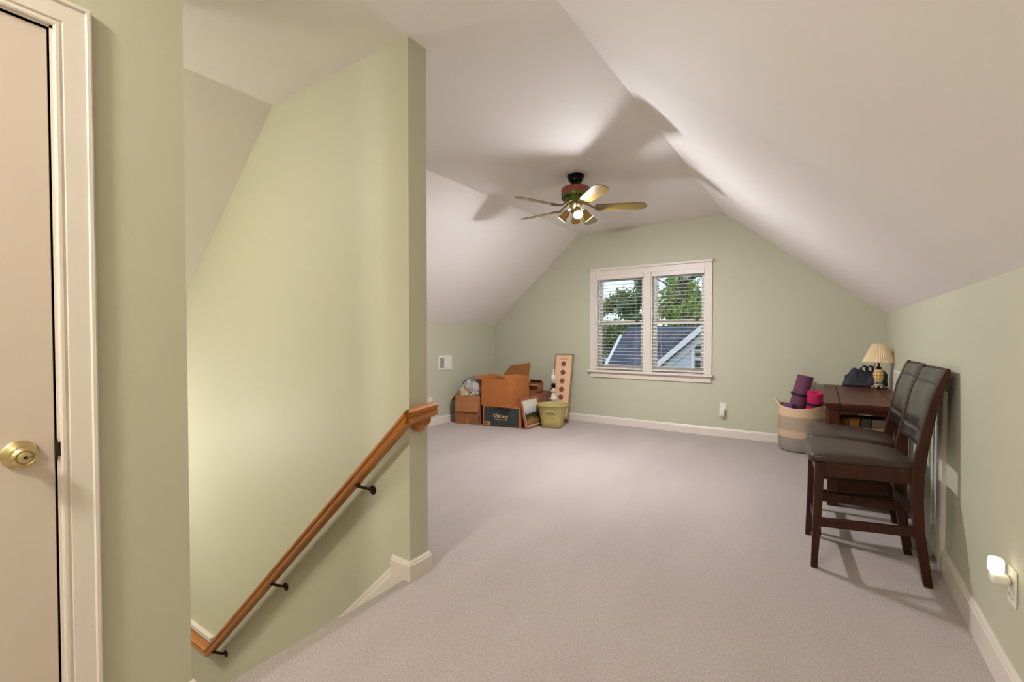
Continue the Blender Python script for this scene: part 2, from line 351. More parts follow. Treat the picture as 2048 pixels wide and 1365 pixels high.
# blinds: every slat its own part
M['slat'] = mat('white_blind_slat', '#e8e6df', .45)
M['cord'] = mat('blind_cord', '#dcd8cc', .8)
for i, (a, c, lab) in enumerate(((CI0+.006, -1.894, 'white slatted blind covering the left half of the window'), (-1.791, CI1-.006, 'white slatted blind covering the right half of the window'))):
    bl = tag(thing('window_blind', None, None, ((a+c)/2, YB+.03, 1.93)), lab, 'blind', 'window blinds')
    wd = c-a
    obj('headrail', MB().box((-wd/2, -.045, 0), (wd/2, .025, .058)), M['trim'], bl, bevel=.003)
    if i == 0:
        ring = [[Vector((x, .024*u, .0035*(1-u*u)+dzz)) for u in (-1, -.5, 0, .5, 1)] for x in (-wd/2+.004, wd/2-.004) for dzz in (0,)]
        sm = MB(); top = [(-1, -.5, 0, .5, 1)]
        pr = [(u*.0235, .0016*(1-u*u)) for u in (-1, -.5, 0, .5, 1)] + [(u*.0235, .0016*(1-u*u)-.002) for u in (1, .5, 0, -.5, -1)]
        sm.prism(pr, 'x', -1/2, 1/2)
        first = obj('slat', sm, M['slat'], bl)
        first.location = (0, 0, -.02); first.scale = (wd-.008, 1, 1); proto_slat = first
        k0 = 1
    else: k0 = 0
    for k in range(k0, 26):
        q = share(proto_slat, bl, (0, 0, -.02-.0445*k)); q.scale = (wd-.008, 1, 1)
    obj('bottom_rail', MB().box((-wd/2+.004, -.024, -1.192), (wd/2-.004, .024, -1.174)), M['trim'], bl, bevel=.003)
    for xx in (-wd/2+.11, wd/2-.11):
        for yy in (-.0245, .0245):
            obj('ladder_cord', MB().tube([(xx, yy, 0), (xx, yy, -1.18)], .0011, 5), M['cord'], bl)
    obj('tilt_wand', MB().tube([(-wd/2+.05, -.05, .0), (-wd/2+.052, -.05, -.60)], .004, 6), M['white'], bl)

# ------------------------------------------------------------------ outside
M['grass'] = mat('lawn', '#55663a', .9, var=(3, .5), col2='#3f5029')
struct('ground', MB().box((-60, 6.2, -3.4), (40, 70, -3.2)), M['grass'], 'lawn outside below the window', 'ground')
def shingle():
    m = bpy.data.materials.new('roof_shingles'); m.use_nodes = True; n = m.node_tree.nodes; l = m.node_tree.links; p = n['Principled BSDF']
    t = n.new('ShaderNodeTexCoord'); bt = n.new('ShaderNodeTexBrick'); mp = n.new('ShaderNodeMapping'); mp.inputs['Rotation'].default_value = (R(-40), 0, 0)
    bt.inputs['Color1'].default_value = lin('#5b6374'); bt.inputs['Color2'].default_value = lin('#444b5b'); bt.inputs['Mortar'].default_value = lin('#353a47')
    bt.inputs['Scale'].default_value = 3.2; bt.inputs['Mortar Size'].default_value = .01; bt.inputs['Row Height'].default_value = .4
    l.new(t.outputs['Object'], mp.inputs[0]); l.new(mp.outputs[0], bt.inputs['Vector']); l.new(bt.outputs[0], p.inputs['Base Color']); p.inputs['Roughness'].default_value = .9
    return m
M['shingle'] = shingle()
M['siding'] = mat('pale_blue_siding', '#c9d6dc', .6)
M['exttrim'] = mat('white_exterior_trim', '#e9edf0', .5)
M['darkglass'] = mat('dark_window_glass', '#3d4a55', .1, spec=.8)
hs = thing('neighbour_house', 'pale blue house with grey shingle roof outside the window', 'house', (-1.5, 12, -3.2))
sl = .88; ax, az = -3.48, .50; rx, rz_ = -.9, .50+.88*2.58
w_ = MB()
obj('gable_wall', MB().prism([(ax+.15, -3.2), (ax+.15, az-.02), (rx, rz_-.16), (1.6, az-.02), (1.6, -3.2)], 'y', 12, 12.2), M['siding'], hs, world=True)
bd = bpy.data.objects['gable_wall']
for k in range(22):   # lapped siding boards
    z0 = -1.2+.14*k; xl = max(ax+.16, ax+.16+(z0+.14-az)/sl if z0+.14 > az else ax+.16)
    if xl < rx-.1: obj('siding_board', MB().prism([(11.975, z0), (11.99, z0+.14), (12.0, z0+.14), (12.0, z0)], 'x', xl+.06, 1.5), M['siding'], bd, world=True)
def rake(u0, u1, y0, y1): return None
obj('rake_board', MB().prism([(ax-.05, az-.05), (rx, rz_), (rx, rz_-.17), (ax+.0, az-.17)], 'y', 11.72, 11.78), M['exttrim'], hs, world=True)
obj('rake_board', MB().prism([(ax+.02, az-.19), (rx, rz_-.2), (rx, rz_-.36), (ax+.2, az-.21)], 'y', 11.94, 11.97), M['exttrim'], hs, world=True)
obj('gable_roof', MB().prism([(ax-.06, az-.04), (rx, rz_+.02), (rx, rz_+.1), (ax-.1, az+.04)], 'y', 11.72, 15.5).prism([(rx, rz_+.02), (1.75, az-.04), (1.8, az+.04), (rx, rz_+.1)], 'y', 11.72, 15.5), M['shingle'], hs, world=True)
obj('main_roof', MB().prism([(12.6, -1.0), (15.0, 1.40), (15.0, 1.5), (12.55, -.95)], 'x', -5.35, 4), M['shingle'], hs, world=True)
obj('main_wall', MB().box((-4.6, 12.9, -3.2), (3.8, 15, -.7)), M['siding'], hs, world=True)
obj('porch_roof', MB().prism([(11.3, .0), (12.8, 1.13), (12.8, 1.2), (11.25, .05)], 'x', -4.75, -3.6), M['shingle'], hs, world=True)
obj('porch_wall', MB().box((-4.7, 11.5, -3.2), (-3.6, 12.8, .05)), M['siding'], hs, world=True)
obj('porch_rake', MB().prism([(11.25, -.02), (12.8, 1.12), (12.8, 1.22), (11.2, .08)], 'x', -4.83, -4.75), M['exttrim'], hs, world=True)
wn = obj('window', MB().box((-2.66, 11.93, .20), (-2.59, 12, 1.05)).box((-1.8, 11.93, .20), (-1.73, 12, 1.05)).box((-2.59, 11.93, .98), (-1.8, 12, 1.05)).box((-2.7, 11.92, .14), (-1.69, 12, .20)).box((-2.59, 11.95, .60), (-1.8, 11.97, .65)).box((-2.44, 11.945, .65), (-2.41, 11.965, .98)).box((-2.59, 11.95, .8), (-2.44, 11.965, .83)).box((-2.41, 11.95, .8), (-1.8, 11.965, .83)), M['exttrim'], hs, world=True)
obj('pane', MB().box((-2.59, 11.967, .2), (-1.8, 11.985, .98)), M['darkglass'], wn, world=True)
# trees
M['bark'] = mat('grey_bark', '#6d6459', .9, var=(8, .5), col2='#4d463e')
LEAF = [mat('leaf_bright', '#a3bb5c', .6, var=(3, .6), col2='#7a9440'), mat('leaf_deep', '#6f8f62', .6, var=(3, .6), col2='#4b6b48'), mat('leaf_olive', '#97a862', .6, var=(3, .6), col2='#6c7c46')]
def tree(seed, base, h, rad, leaf, label, n=1700, conifer=False, low=.25, size=.16):
    n = int(n*2.2); size *= .62; rnd = random.Random(seed); t = thing('tree', label, 'tree', base, group='trees outside the window')
    path = [Vector((.12*math.sin(i*1.3+seed)*i/6, .1*math.cos(i*.9+seed)*i/6, h*i/8)) for i in range(9)]
    obj('trunk', MB().tube(path, [.17*h/9*(1-.85*i/8)+.02 for i in range(9)], 8), M['bark'], t, smooth=60)
    br = MB(); ends = []
    for i in range(26):
        f = low + (1-low)*rnd.random()**.8; q = path[min(7, int(f*8))].lerp(path[min(8, int(f*8)+1)], f*8 % 1)
        a = rnd.uniform(0, 6.28); ln = rad*(1.15-f if conifer else (.55+.5*math.sin(math.pi*min(1, (f-low)/(1-low)*.9+.1))))*rnd.uniform(.7, 1.1)
        e = q + Vector((math.cos(a)*ln, math.sin(a)*ln, ln*(rnd.uniform(-.25, .1) if conifer else rnd.uniform(.15, .7))))
        m_ = q.lerp(e, .5)+Vector((0, 0, .06*ln)); br.tube([q, m_, e], [.035*h/9, .022*h/9, .008], 5); ends += [(q, m_, e)]
    obj('branches', br, M['bark'], t, smooth=60)['kind'] = 'stuff'
    lf = MB()
    for i in range(n):
        q, m_, e = rnd.choice(ends); u = rnd.random()**.6
        c = (m_.lerp(e, (u-.5)*2) if u > .5 else q.lerp(m_, u*2)) + Vector((rnd.gauss(0, .22), rnd.gauss(0, .22), rnd.gauss(0, .16)))*rad*.4
        A = Vector((rnd.gauss(0, 1), rnd.gauss(0, 1), rnd.gauss(0, .6))).normalized(); B = A.orthogonal().normalized()
        B = (Matrix.Rotation(rnd.uniform(0, 6.28), 3, A) @ B); s_ = size*rnd.uniform(.6, 1.2); CC = A.cross(B)
        lf.add([c-B*s_, c+CC*s_*.45+A*s_*.1, c+B*s_, c-CC*s_*.45], [(0, 1, 2, 3)])
    f_ = obj('foliage', lf, leaf, t); f_['kind'] = 'stuff'
    return t
tree(3, (-4.75, 19.5, -3.2), 10.2, 2.3, LEAF[0], 'tall leafy tree with grey trunk behind the right window half', 1300, low=.42, size=.15)
tree(5, (.2, 22, -3.2), 8.6, 2.2, LEAF[2], 'olive green tree at the right edge of the window view', 3600, low=.3, size=.2)
tree(8, (-5.4, 26.5, -3.2), 6.8, 3.0, LEAF[0], 'lower bright bush tree behind the shingle roof', 6500, low=.1, size=.24)
tree(11, (-9.0, 18.6, -3.2), 6.6, 1.9, LEAF[1], 'deep green conifer filling the left window half', 6500, True, low=.08, size=.2)
tree(14, (-12.2, 22.5, -3.2), 10.4, 2.0, LEAF[1], 'thin tall conifer against the sky at far left of window', 2600, True, low=.25, size=.2)
tree(17, (-7.15, 14.0, -3.2), 4.0, 1.2, LEAF[2], 'low olive tree beside the porch roof', 4200, low=.08, size=.15)
tree(21, (-10.4, 15.6, -3.2), 5.2, 1.7, LEAF[1], 'dark rounded tree at the lower left of the window view', 4500, low=.08, size=.16)
tree(23, (-.6, 30.5, -3.2), 7.0, 3.0, LEAF[1], 'distant dark tree behind the bright bush tree', 5500, low=.12, size=.28)
tree(25, (-14.2, 31.5, -3.2), 8.0, 3.2, LEAF[2], 'distant olive tree beyond the thin conifer', 6500, low=.12, size=.28)
tree(31, (-7.6, 22.6, -3.2), 8.6, 1.9, LEAF[1], 'dense conifer just left of the window mullion', 5500, True, low=.08, size=.2)
tree(27, (-6.3, 37, -3.2), 7.0, 3.4, LEAF[1], 'farthest deep green tree between the two window halves', 6500, low=.12, size=.3)

# ------------------------------------------------------------------ hall ceiling light, stairwell pendant (outside the frame)
M['bulbglow'] = mat('lit_bulb', '#fff3df', .4, emit=('#f8f9ff', FAN_BULB))
M['hallglow'] = mat('lit_dome_glass', '#fff3e0', .4, emit=('#fffaf3', HALL_GLASS))
M['pendglow'] = mat('lit_pendant_glass', '#fff3e0', .4, emit=('#fffaf4', PENDANT_GLASS))
hl = thing('hall_ceiling_light', 'round flush ceiling light on the flat ceiling near the closet door', 'ceiling light', (-1.15, -.95, ZC))
obj('pan', MB().lathe([(0, 0), (.17, 0), (.175, -.02), (.165, -.028), (0, -.028)], 36), M['brass'], hl, smooth=40)
obj('dome', MB().lathe([(.155, -.026), (.15, -.05), (.125, -.08), (.08, -.1), (0, -.11)], 36), M['hallglow'], hl, smooth=60)
pd = thing('stairwell_pendant', 'small globe pendant hanging low in the stairwell', 'pendant', (-4.45, .51, zs(-4.45)))
obj('canopy', MB().lathe([(0, 0.02), (.055, 0.02), (.055, -.02), (.02, -.05), (0, -.05)], 20), M['bronze'], pd, smooth=40)
obj('stem', MB().tube([(0, 0, -.04), (0, 0, -.82)], .006), M['bronze'], pd)
obj('globe', MB().lathe([(.02, -.82), (.05, -.84), (.08, -.90), (.08, -.94), (.05, -1.0), (0, -1.02)], 24), M['pendglow'], pd, smooth=60)

M['fillglow'] = mat('stair_fill_glass', '#fff3e0', .4, emit=('#fffaf2', STAIR_FILL))  # added fill light, out of view, to brighten the stairwell wall
sc = thing('stairwell_fill_light', 'round fill light added on the sloped ceiling over the stairs', 'ceiling light', (-3.0, -.25, zs(-3.0)))
sc.rotation_euler = (0, -math.atan(SL), 0)
obj('pan', MB().lathe([(0, 0), (.15, 0), (.155, -.02), (.145, -.028), (0, -.028)], 36), M['brass'], sc, smooth=40)
obj('dome', MB().lathe([(.135, -.026), (.13, -.05), (.105, -.08), (.07, -.1), (0, -.11)], 36), M['fillglow'], sc, smooth=60)

# ------------------------------------------------------------------ ceiling fan
fan = thing('ceiling_fan', 'five blade ceiling fan with a lit light kit hanging from the flat ceiling', 'ceiling fan', (-1.812, 3.715, ZC))
M['fan_motor'] = mat('fan_rosewood_motor', '#8c4632', .32, coat=.3)
M['fan_green'] = mat('fan_green_bronze', '#5f6a2c', .3, metal=.6, spec=.6)
M['fan_black'] = mat('fan_dark_bronze', '#1d1a18', .22, metal=.7)
M['blade'] = mat('fan_blade_oak', '#76600f', .3, var=(5, .5), col2='#68520c', stretch=(2, 30, 30), coat=.25)
M['fan_brass'] = mat('fan_antique_brass', '#a08a6c', .28, metal=.9)
M['shade'] = mat('amber_glass_shade', '#a8803c', .3, coat=.3)
obj('canopy', MB().lathe([(0, 0), (.075, 0), (.075, -.018), (.071, -.021), (.071, -.036), (.063, -.04), (.06, -.055), (.05, -.06), (.042, -.078), (.02, -.09), (0, -.092)], 32), M['fan_black'], fan, smooth=30)
obj('downrod', MB().tube([(0, 0, -.085), (0, 0, -.12)], .012, 12), M['fan_black'], fan, smooth=60)
mo = obj('motor_housing', MB().lathe([(0, -.104), (.09, -.104), (.118, -.112), (.127, -.125), (.127, -.168), (0, -.168)], 40), M['fan_motor'], fan, smooth=35)
mg = obj('vent_ring', MB().lathe([(.126, -.168), (.127, -.185), (.118, -.2), (.10, -.215), (.085, -.235), (0, -.236)], 40), M['fan_green'], fan, smooth=35)
fin = obj('vent_slot', MB().box((.104, -.004, -.209), (.122, .004, -.19)), M['fan_black'], mg)
for k in range(1, 24):
    q = share(fin, mg, (0, 0, 0)); q.rotation_euler = (0, 0, 2*math.pi*k/24)
obj('switch_housing', MB().lathe([(0, -.234), (.05, -.234), (.056, -.245), (.056, -.285), (.046, -.30), (.046, -.318), (.03, -.335), (0, -.34)], 28), M['fan_brass'], fan, smooth=35)
PITCH = R(12)
def blade_mesh():
    mb = MB(); pts = []
    L0, L1 = .175, .615
    out_ = []
    for i in range(7): out_.append((L0 + .012*(0 if i in (0, 6) else -1 if 0 < i < 6 else 0), -.05+.1*i/6))
    left = [(L0, -.048), (L0+.03, -.053), (L1-.075, -.066)]
    tip = [(L1-.066+.066*math.sin(R(a)), -.066*math.cos(R(a))) for a in range(0, 181, 18)]
    poly = left + tip + [(L1-.075, .066), (L0+.03, .053), (L0, .048)]
    mb.prism(poly, 'z', -.003, .003); return mb
def iron_mesh():
    mb = MB()
    mb.tube([(.07, 0, .045), (.11, 0, .03), (.145, 0, .006), (.17, 0, .0)], [.012, .009, .008, .008], 8)
    for s_ in (-1, 1):
        mb.tube([(.165, 0, -.001), (.175, s_*.03, -.003), (.2, s_*.048, -.005), (.235, s_*.044, -.006)], [.008, .008, .007, .005], 8)
    for (x, y) in ((.2, .03), (.2, -.03), (.19, 0)):
        mb.lathe([(0, -.002), (.007, -.003), (.006, -.008), (0, -.009)], 10, Matrix.Translation((x, y, 0)))
    return mb
bl0 = ir0 = None
for k in range(5):
    if bl0 is None:
        bb = bl0 = obj('blade', blade_mesh(), M['blade'], fan, bevel=.0012); ii = ir0 = obj('blade_iron', iron_mesh(), M['fan_brass'], bb, smooth=60)
    else:
        bb = share(bl0, fan, (0, 0, 0)); ii = share(ir0, bb, (0, 0, 0))
    bb.location = (0, 0, -.284)
    bb.rotation_euler = (-PITCH, 0, R(-44+72*k))
bpy.data.objects['blade'].rotation_euler = (-PITCH, 0, R(-44))
for k in range(4):
    az = R((-54, 39, 116, -167)[k]); tilt = R(50)
    A = Matrix.Rotation(az, 4, 'Z'); dirv = A @ Vector((math.cos(tilt), 0, -math.sin(tilt)))
    p = A @ Vector((.036, 0, -.298))
    obj('lamp_arm', MB().tube([p, p + A @ Vector((.03, 0, .006)), p + A @ Vector((.045, 0, -.012))], .006, 8), M['fan_brass'], fan, smooth=60)
    q = p + A @ Vector((.03, 0, -.008)); Mx = Matrix.Translation(q) @ dirv.to_track_quat('Z', 'Y').to_matrix().to_4x4()
    sh = obj('lamp_shade', MB().lathe([(.012, 0), (.024, .006), (.029, .02), (.031, .06), (.034, .074), (.041, .082), (.042, .094), (.039, .094), (.038, .084), (.031, .075), (.028, .06), (.026, .02), (.012, .008)], 28, Mx, caps=False), M['shade'], fan, smooth=40)
    if k == 0: bm_ = MB().lathe([(0, .02), (.012, .022), (.013, .041)] + [(.031*math.sin(R(a)), .072-.031*math.cos(R(a))) for a in range(25, 180, 12)] + [(0, .103)], 24, Mx)
    else: bm_ = MB().lathe([(0, .02), (.012, .022), (.014, .04), (.022, .055), (.026, .068), (.022, .08), (.012, .088), (0, .09)], 20, Mx)
    obj('bulb', bm_, M['bulbglow'], sh, smooth=60)

# ------------------------------------------------------------------ handrail
hr = thing('handrail', 'honey oak handrail sloping down the stairwell wall on metal brackets', 'handrail', (XP, YP, 0))
RP = [(-.024, -.022), (-.028, -.010), (-.022, .0), (-.022, .008), (-.03, .014), (-.03, .026), (-.018, .034), (.018, .034), (.03, .026), (.03, .014), (.022, .008), (.022, .0), (.028, -.010), (.024, -.022)]
RYc = 1.492
ptop = Vector((-1.567, RYc, .802)); plow = Vector((-3.585, RYc, -1.065))
dv = (plow-ptop).normalized()
u_sl = Vector((-dv.z, 0, dv.x)); u_sl = -u_sl if u_sl.z < 0 else u_sl
def mitre_up(d1, d2):
    u1 = Vector((-d1.z, 0, d1.x)); u1 = u1 if u1.z > 0 else -u1
    u2 = Vector((-d2.z, 0, d2.x)); u2 = u2 if u2.z > 0 else -u2
    m_ = (u1+u2).normalized(); return m_ / m_.dot(u1)
uu = mitre_up(dv, Vector((-1, 0, 0)))
# sloped run: top end is mitred where the rail turns around the wall end
obj('rail', MB().sweep(RP, [ptop + Vector((0.0, 0, 0)), plow], [(0, 1, 0)]*2, [Vector((0, 0, 1.0))*1.2, uu]), M['oak'], hr, smooth=25, world=True)
obj('lower_rail', MB().sweep(RP, [plow, plow + Vector((-1.2, 0, 0))], [(0, 1, 0)]*2, [uu, Vector((0, 0, 1))]), M['oak'], hr, smooth=25, world=True)
obj('end_return', MB().sweep(RP, [(-1.567, RYc, .802), (-1.567, 1.655, .822)], [(-1, 1, 0), (-1, 0, 0)], [Vector((0, 0, 1.2)), Vector((0, 0, 1.05))]), M['oak_end'], hr, smooth=25, world=True)
cb = MB(); ring = [(1.565, .80), (1.565, .755)] + [(1.61-.045*math.cos(R(a)), .755-.045*math.sin(R(a))*.9) for a in range(15, 170, 15)] + [(1.655, .755), (1.655, .80)]
cb.loft([[(XP, y, z) for y, z in ring], [(XP+.03, y, z) for y, z in ring], [(XP+.062, 1.61+(y-1.61)*.75, .8-(.8-z)*.55) for y, z in ring]])
obj('corbel', cb, M['oak_end'], hr, bevel=.003, world=True)
for bx in (-1.915, -2.725, -3.50):
    fr_ = (bx-ptop.x)/(plow.x-ptop.x); cz = ptop.z + (plow.z-ptop.z)*fr_
    br_ = MB().tube([(bx-.03, RYc, cz-.055), (bx-.025, RYc+.01, cz-.062), (bx-.005, RYc+.035, cz-.075), (bx+.012, YP-.008, cz-.085)], [.008, .008, .008, .009], 8)
    br_.lathe([(0, 0), (.024, 0), (.024, .005), (.012, .01), (0, .011)], 18, Matrix.Translation((bx+.014, YP, cz-.09)) @ Matrix.Rotation(R(90), 4, 'X'))
    br_.box((bx-.05, RYc-.012, cz-.055), (bx-.012, RYc+.012, cz-.047), )
    obj('bracket', br_, M['bronze'], hr, smooth=40, world=True)

# ------------------------------------------------------------------ wall fittings
vt = thing('wall_vent', 'white return air vent on the knee wall above the boxes', 'vent', (XL, 4.70, .72))
V = lambda n, mb, m=M['white'], **k: obj(n, mb, m, vt, world=True, **k)
fy0, fy1, fz0, fz1 = 4.567, 4.835, .72, .915
V('frame', MB().box((XL, fy0, fz0), (XL+.012, fy0+.03, fz1)).box((XL, fy1-.03, fz0), (XL+.012, fy1, fz1)).box((XL, fy0+.03, fz0), (XL+.012, fy1-.03, fz0+.028)).box((XL, fy0+.03, fz1-.028), (XL+.012, fy1-.03, fz1)).box((XL, 4.68, fz0+.028), (XL+.009, 4.695, fz1-.028)))
M['vent_dark'] = mat('vent_duct_grey', '#6a6358', .8)
V('backing', MB().box((XL, fy0+.01, fz0+.01), (XL+.002, fy1-.01, fz1-.01)), M['vent_dark'])
fn = MB().box((-.0045, -.0008, -.068), (.0045, .0008, .068))
f0 = None
for k in range(16):
    y = fy0+.036+k*(fy1-fy0-.072)/15
    if abs(y-4.6875) < .01: continue
    if f0 is None: f0 = obj('fin', fn, M['white'], vt); q = f0
    else: q = share(f0, vt, (0, 0, 0))
    q.location = (.006, y-4.70, .0975); q.rotation_euler = (0, 0, R(-12 if y < 4.6875 else 62))

def outlet(name, loc, rz, label):
    o = thing(name, label, 'outlet', loc, rz)   # local: -y into the room
    obj('plate', MB().box((-.036, -.006, -.058), (.036, 0, .058)), M['white'], o, bevel=.003)
    for s_ in (-1, 1):
        rc = obj('receptacle', MB().prism([(.016*math.cos(R(a)), s_*.027+.014*math.sin(R(a))) for a in range(0, 360, 30)], 'y', -.009, -.005), M['white'], o, smooth=40)
        obj('slot', MB().box((-.007, -.0096, s_*.027-.004), (-.005, -.008, s_*.027+.005)).box((.005, -.0096, s_*.027-.004), (.007, -.008, s_*.027+.005)), M['black'], rc)
    return o
outlet('wall_outlet', (-.945, YB, .345), 0, 'white wall outlet on the back wall right of the window')
pl = thing('plug_in_adapter', 'white plug-in box hanging in the outlet right of the window', 'adapter', (-.95, YB-.011, .325))
obj('body', MB().box((-.027, -.04, -.085), (.027, 0, .01)), M['white'], pl, bevel=.006)
obj('button', MB().lathe([(0, 0), (.006, 0), (.006, .003), (0, .004)], 12, Matrix.Translation((0, -.04, -.066)) @ Matrix.Rotation(R(90), 4, 'X')), M['vent_dark'], pl)
outlet('wall_outlet', (XL, 4.42, .315), R(90), 'white wall outlet on the knee wall just past the handrail end')
outlet('wall_outlet', (XR, 2.108, .377), R(-90), 'white wall outlet holding the night light on the right wall')
M['nightglow'] = mat('night_light_lens', '#fff6e0', .25, emit=('#fff3cf', NIGHT_GLASS))
nl = thing('night_light', 'glowing plug-in night light on the right wall outlet', 'night light', (XR-.0105, 2.108, .41))
obj('base', MB().box((-.045, -.022, -.03), (0, .022, .0)), M['white'], nl, bevel=.008)
obj('lens', MB().box((-.05, -.019, .0), (-.012, .019, .052)), M['nightglow'], nl, bevel=.012, seg=3)

# ------------------------------------------------------------------ counter chairs
def make_chair():
    c = thing('counter_chair', 'x', 'chair', (0, 0, 0))
    # local: front = -x, width along y, origin on the floor (x=0 is world x .18)
    prof = [(0, .22, .253), (.14, .196, .235), (.27, .177, .218), (.41, .166, .213), (.52, .166, .216), (.64, .184, .226), (.77, .208, .246), (.89, .232, .266), (.98, .262, .290), (1.015, .276, .299), (1.03, .286, .297)]
    for s_ in (-1, 1):
        ya, yb = (s_*.205, s_*.170)
        obj('leg', MB().loft([[(x0, ya, z), (x1, ya, z), (x1, yb, z), (x0, yb, z)] for z, x0, x1 in prof]), M['espresso'], c, bevel=.004)
    for s_ in (-1, 1):
        yo = s_*.238
        rr = []
        for z, t_, dx_ in ((0, .028, -.012), (.3, .036, -.004), (.541, .042, 0)):
            x0 = -.218+dx_; rr.append([(x0, yo, z), (x0+t_, yo, z), (x0+t_, yo-s_*t_, z), (x0, yo-s_*t_, z)])
        obj('leg', MB().loft(rr), M['espresso'], c, bevel=.003)
    # aprons
    for s_ in (-1, 1):
        obj('seat_rail', MB().loft([[(x, s_*y, z), (x, s_*(y-.02), z), (x, s_*(y-.02), z+.07), (x, s_*y, z+.07)] for x, y, z in ((-.185, .232, .473), (.172, .199, .478))]), M['espresso'], c, bevel=.002)
        obj('stretcher', MB().loft([[(x, s_*y, z), (x, s_*(y-.018), z), (x, s_*(y-.018), z+.045), (x, s_*y, z+.045)] for x, y, z in ((-.2, .228, .213), (.19, .196, .226))]), M['espresso'], c, bevel=.002)
    obj('seat_rail', MB().box((-.212, -.2, .473), (-.192, .2, .54)), M['espresso'], c, bevel=.002)
    obj('stretcher', MB().box((-.208, -.21, .16), (-.186, .21, .2)), M['espresso'], c, bevel=.002)
    obj('stretcher', MB().box((.178, -.175, .30), (.2, .175, .345)), M['espresso'], c, bevel=.002)
    # cushion
    cu = MB(); rings = []
    xs = [-.258, -.235, -.17, -.06, .06, .15, .19]
    def sect(x, grow, ztop, zbot):
        hw = .243 + (.198-.243)*((x+.25)/.43); hw += grow
        pts = []
        for u, zz in ((-1, .25), (-1.0, .75), (-.93, .95), (-.6, 1.03), (0, 1.06), (.6, 1.03), (.93, .95), (1.0, .75), (1, .25), (.95, 0), (0, 0), (-.95, 0)):
            pts.append((x, u*hw, zbot + (ztop-zbot)*zz))
        return pts
    for x, g, zt_, zb in ((-.249, -.075, .560, .549), (-.245, -.035, .574, .541), (-.236, -.010, .585, .535), (-.215, .003, .592, .533), (-.16, .006, .597, .533), (-.04, .005, .596, .534), (.08, .002, .588, .535), (.165, 0, .576, .536), (.188, -.01, .570, .540), (.196, -.03, .558, .546)):
        rings.append(sect(x, g, zt_, zb))
    obj('seat_cushion', cu.loft(rings), M['leather'], c, smooth=70, sub=1)
    # padded back between the stiles
    def xs_at(z):
        for (za, a0, a1), (zb_, b0, b1) in zip(prof, prof[1:]):
            if za <= z <= zb_:
                t_ = (z-za)/(zb_-za); return a0+(b0-a0)*t_, a1+(b1-a1)*t_
        return prof[-1][1:]
    def pad(z0, z1, bulge, nz=8, name='back_pad'):
        rings = []
        for i in range(nz+1):
            z = z0+(z1-z0)*i/nz; e = min(1, 4*min(i, nz-i)/nz+.65); x0, x1 = xs_at(z)
            fr_ = [(x0 + .004 - bulge*e*(1-abs(u)**4) + .016*(1-u*u), u*.169, z) for u in (-1, -.75, -.4, 0, .4, .75, 1)]
            bk = [(x1 - .008 + .014*(1-u*u) + .006*e, u*.169, z) for u in (1, .5, 0, -.5, -1)]
            rings.append(fr_+bk)
        return obj(name, MB().loft(rings), M['leather_back'], c, smooth=60)
    pad(.955, 1.018, .016, 6, 'top_roll'); pad(.735, .952, .016); pad(.66, .732, .014, 6, 'lower_roll')
    for zp in (.9535, .7335):
        x0 = xs_at(zp)[0]
        obj('piping', MB().tube([(x0-.002+.010*(1-u*u), u*.168, zp) for u in (-1, -.75, -.4, 0, .4, .75, 1)], .0028, 6), M['leather'], c, smooth=60)
    tr_ = MB().loft([[(xs_at(1.018)[0]+.010+.016*(1-u*u), u*.17, 1.014), (xs_at(1.018)[1]-.002+.014*(1-u*u), u*.17, 1.014), (xs_at(1.018)[1]-.002+.014*(1-u*u), u*.17, 1.027), (xs_at(1.018)[0]+.012+.016*(1-u*u), u*.17, 1.027)] for u in (-1, -.5, 0, .5, 1)])
    obj('top_rail', tr_, M['espresso'], c, bevel=.003)
    return c
ch1 = make_chair(); ch1['label'] = 'dark wooden counter chair with leather seat, the nearer of the two'; ch1['group'] = 'counter chairs along the right wall'
ch1.location = (.18, 3.04, 0); ch1.rotation_euler = (0, 0, R(4.4))
ch2 = copy_tree(ch1); ch2['label'] = 'dark wooden counter chair with leather seat, farther one beside the table'
ch2.location = (.172, 3.545, 0); ch2.rotation_euler = (0, 0, R(2.5))

# ------------------------------------------------------------------ table
tb = thing('console_table', 'dark cherry wooden table pushed into the corner behind the chairs', 'table', (.27, 4.5, 0))
TX0, TX1, TY0, TY1, TZ = .022, .497, 3.85, 5.30, .72
P = lambda n, mb, m=M['cherry'], p=tb, **k: obj(n, mb, m, p, world=True, **k)
P('top_board', MB().box((TX0, TY0, TZ-.028), (.114, TY1, TZ)), bevel=.004)
P('top_board', MB().box((.117, TY0, TZ-.028), (.402, TY1, TZ)), bevel=.003)
P('top_board', MB().box((.405, TY0, TZ-.028), (TX1, TY1, TZ)), bevel=.004)
P('moulding', MB().box((TX0+.012, TY0+.012, TZ-.045), (TX1-.012, TY1-.012, TZ-.028)), bevel=.005)
for lx in (TX0+.024, TX1-.09):
    for ly in (TY0+.03, TY1-.096):
        P('leg', MB().box((lx, ly, 0), (lx+.066, ly+.066, TZ-.045)), bevel=.004)
arch = [(TX0+.09, TZ-.045), (TX0+.09, .632)] + [(TX0+.09+(TX1-TX0-.18)*i/10, .632+.016*math.sin(math.pi*i/10)) for i in range(1, 10)] + [(TX1-.09, .632), (TX1-.09, TZ-.045)]
P('apron', MB().prism(arch, 'y', TY0+.05, TY0+.07)); P('apron', MB().prism(arch, 'y', TY1-.08, TY1-.06))
P('side_apron', MB().box((TX0+.04, TY0+.09, .60), (TX0+.06, TY1-.09, TZ-.045))); P('side_apron', MB().box((TX1-.06, TY0+.09, .60), (TX1-.04, TY1-.09, TZ-.045)))
P('lower_shelf', MB().box((TX0+.04, TY0+.05, .16), (TX1-.04, TY1-.05, .185)), bevel=.003)
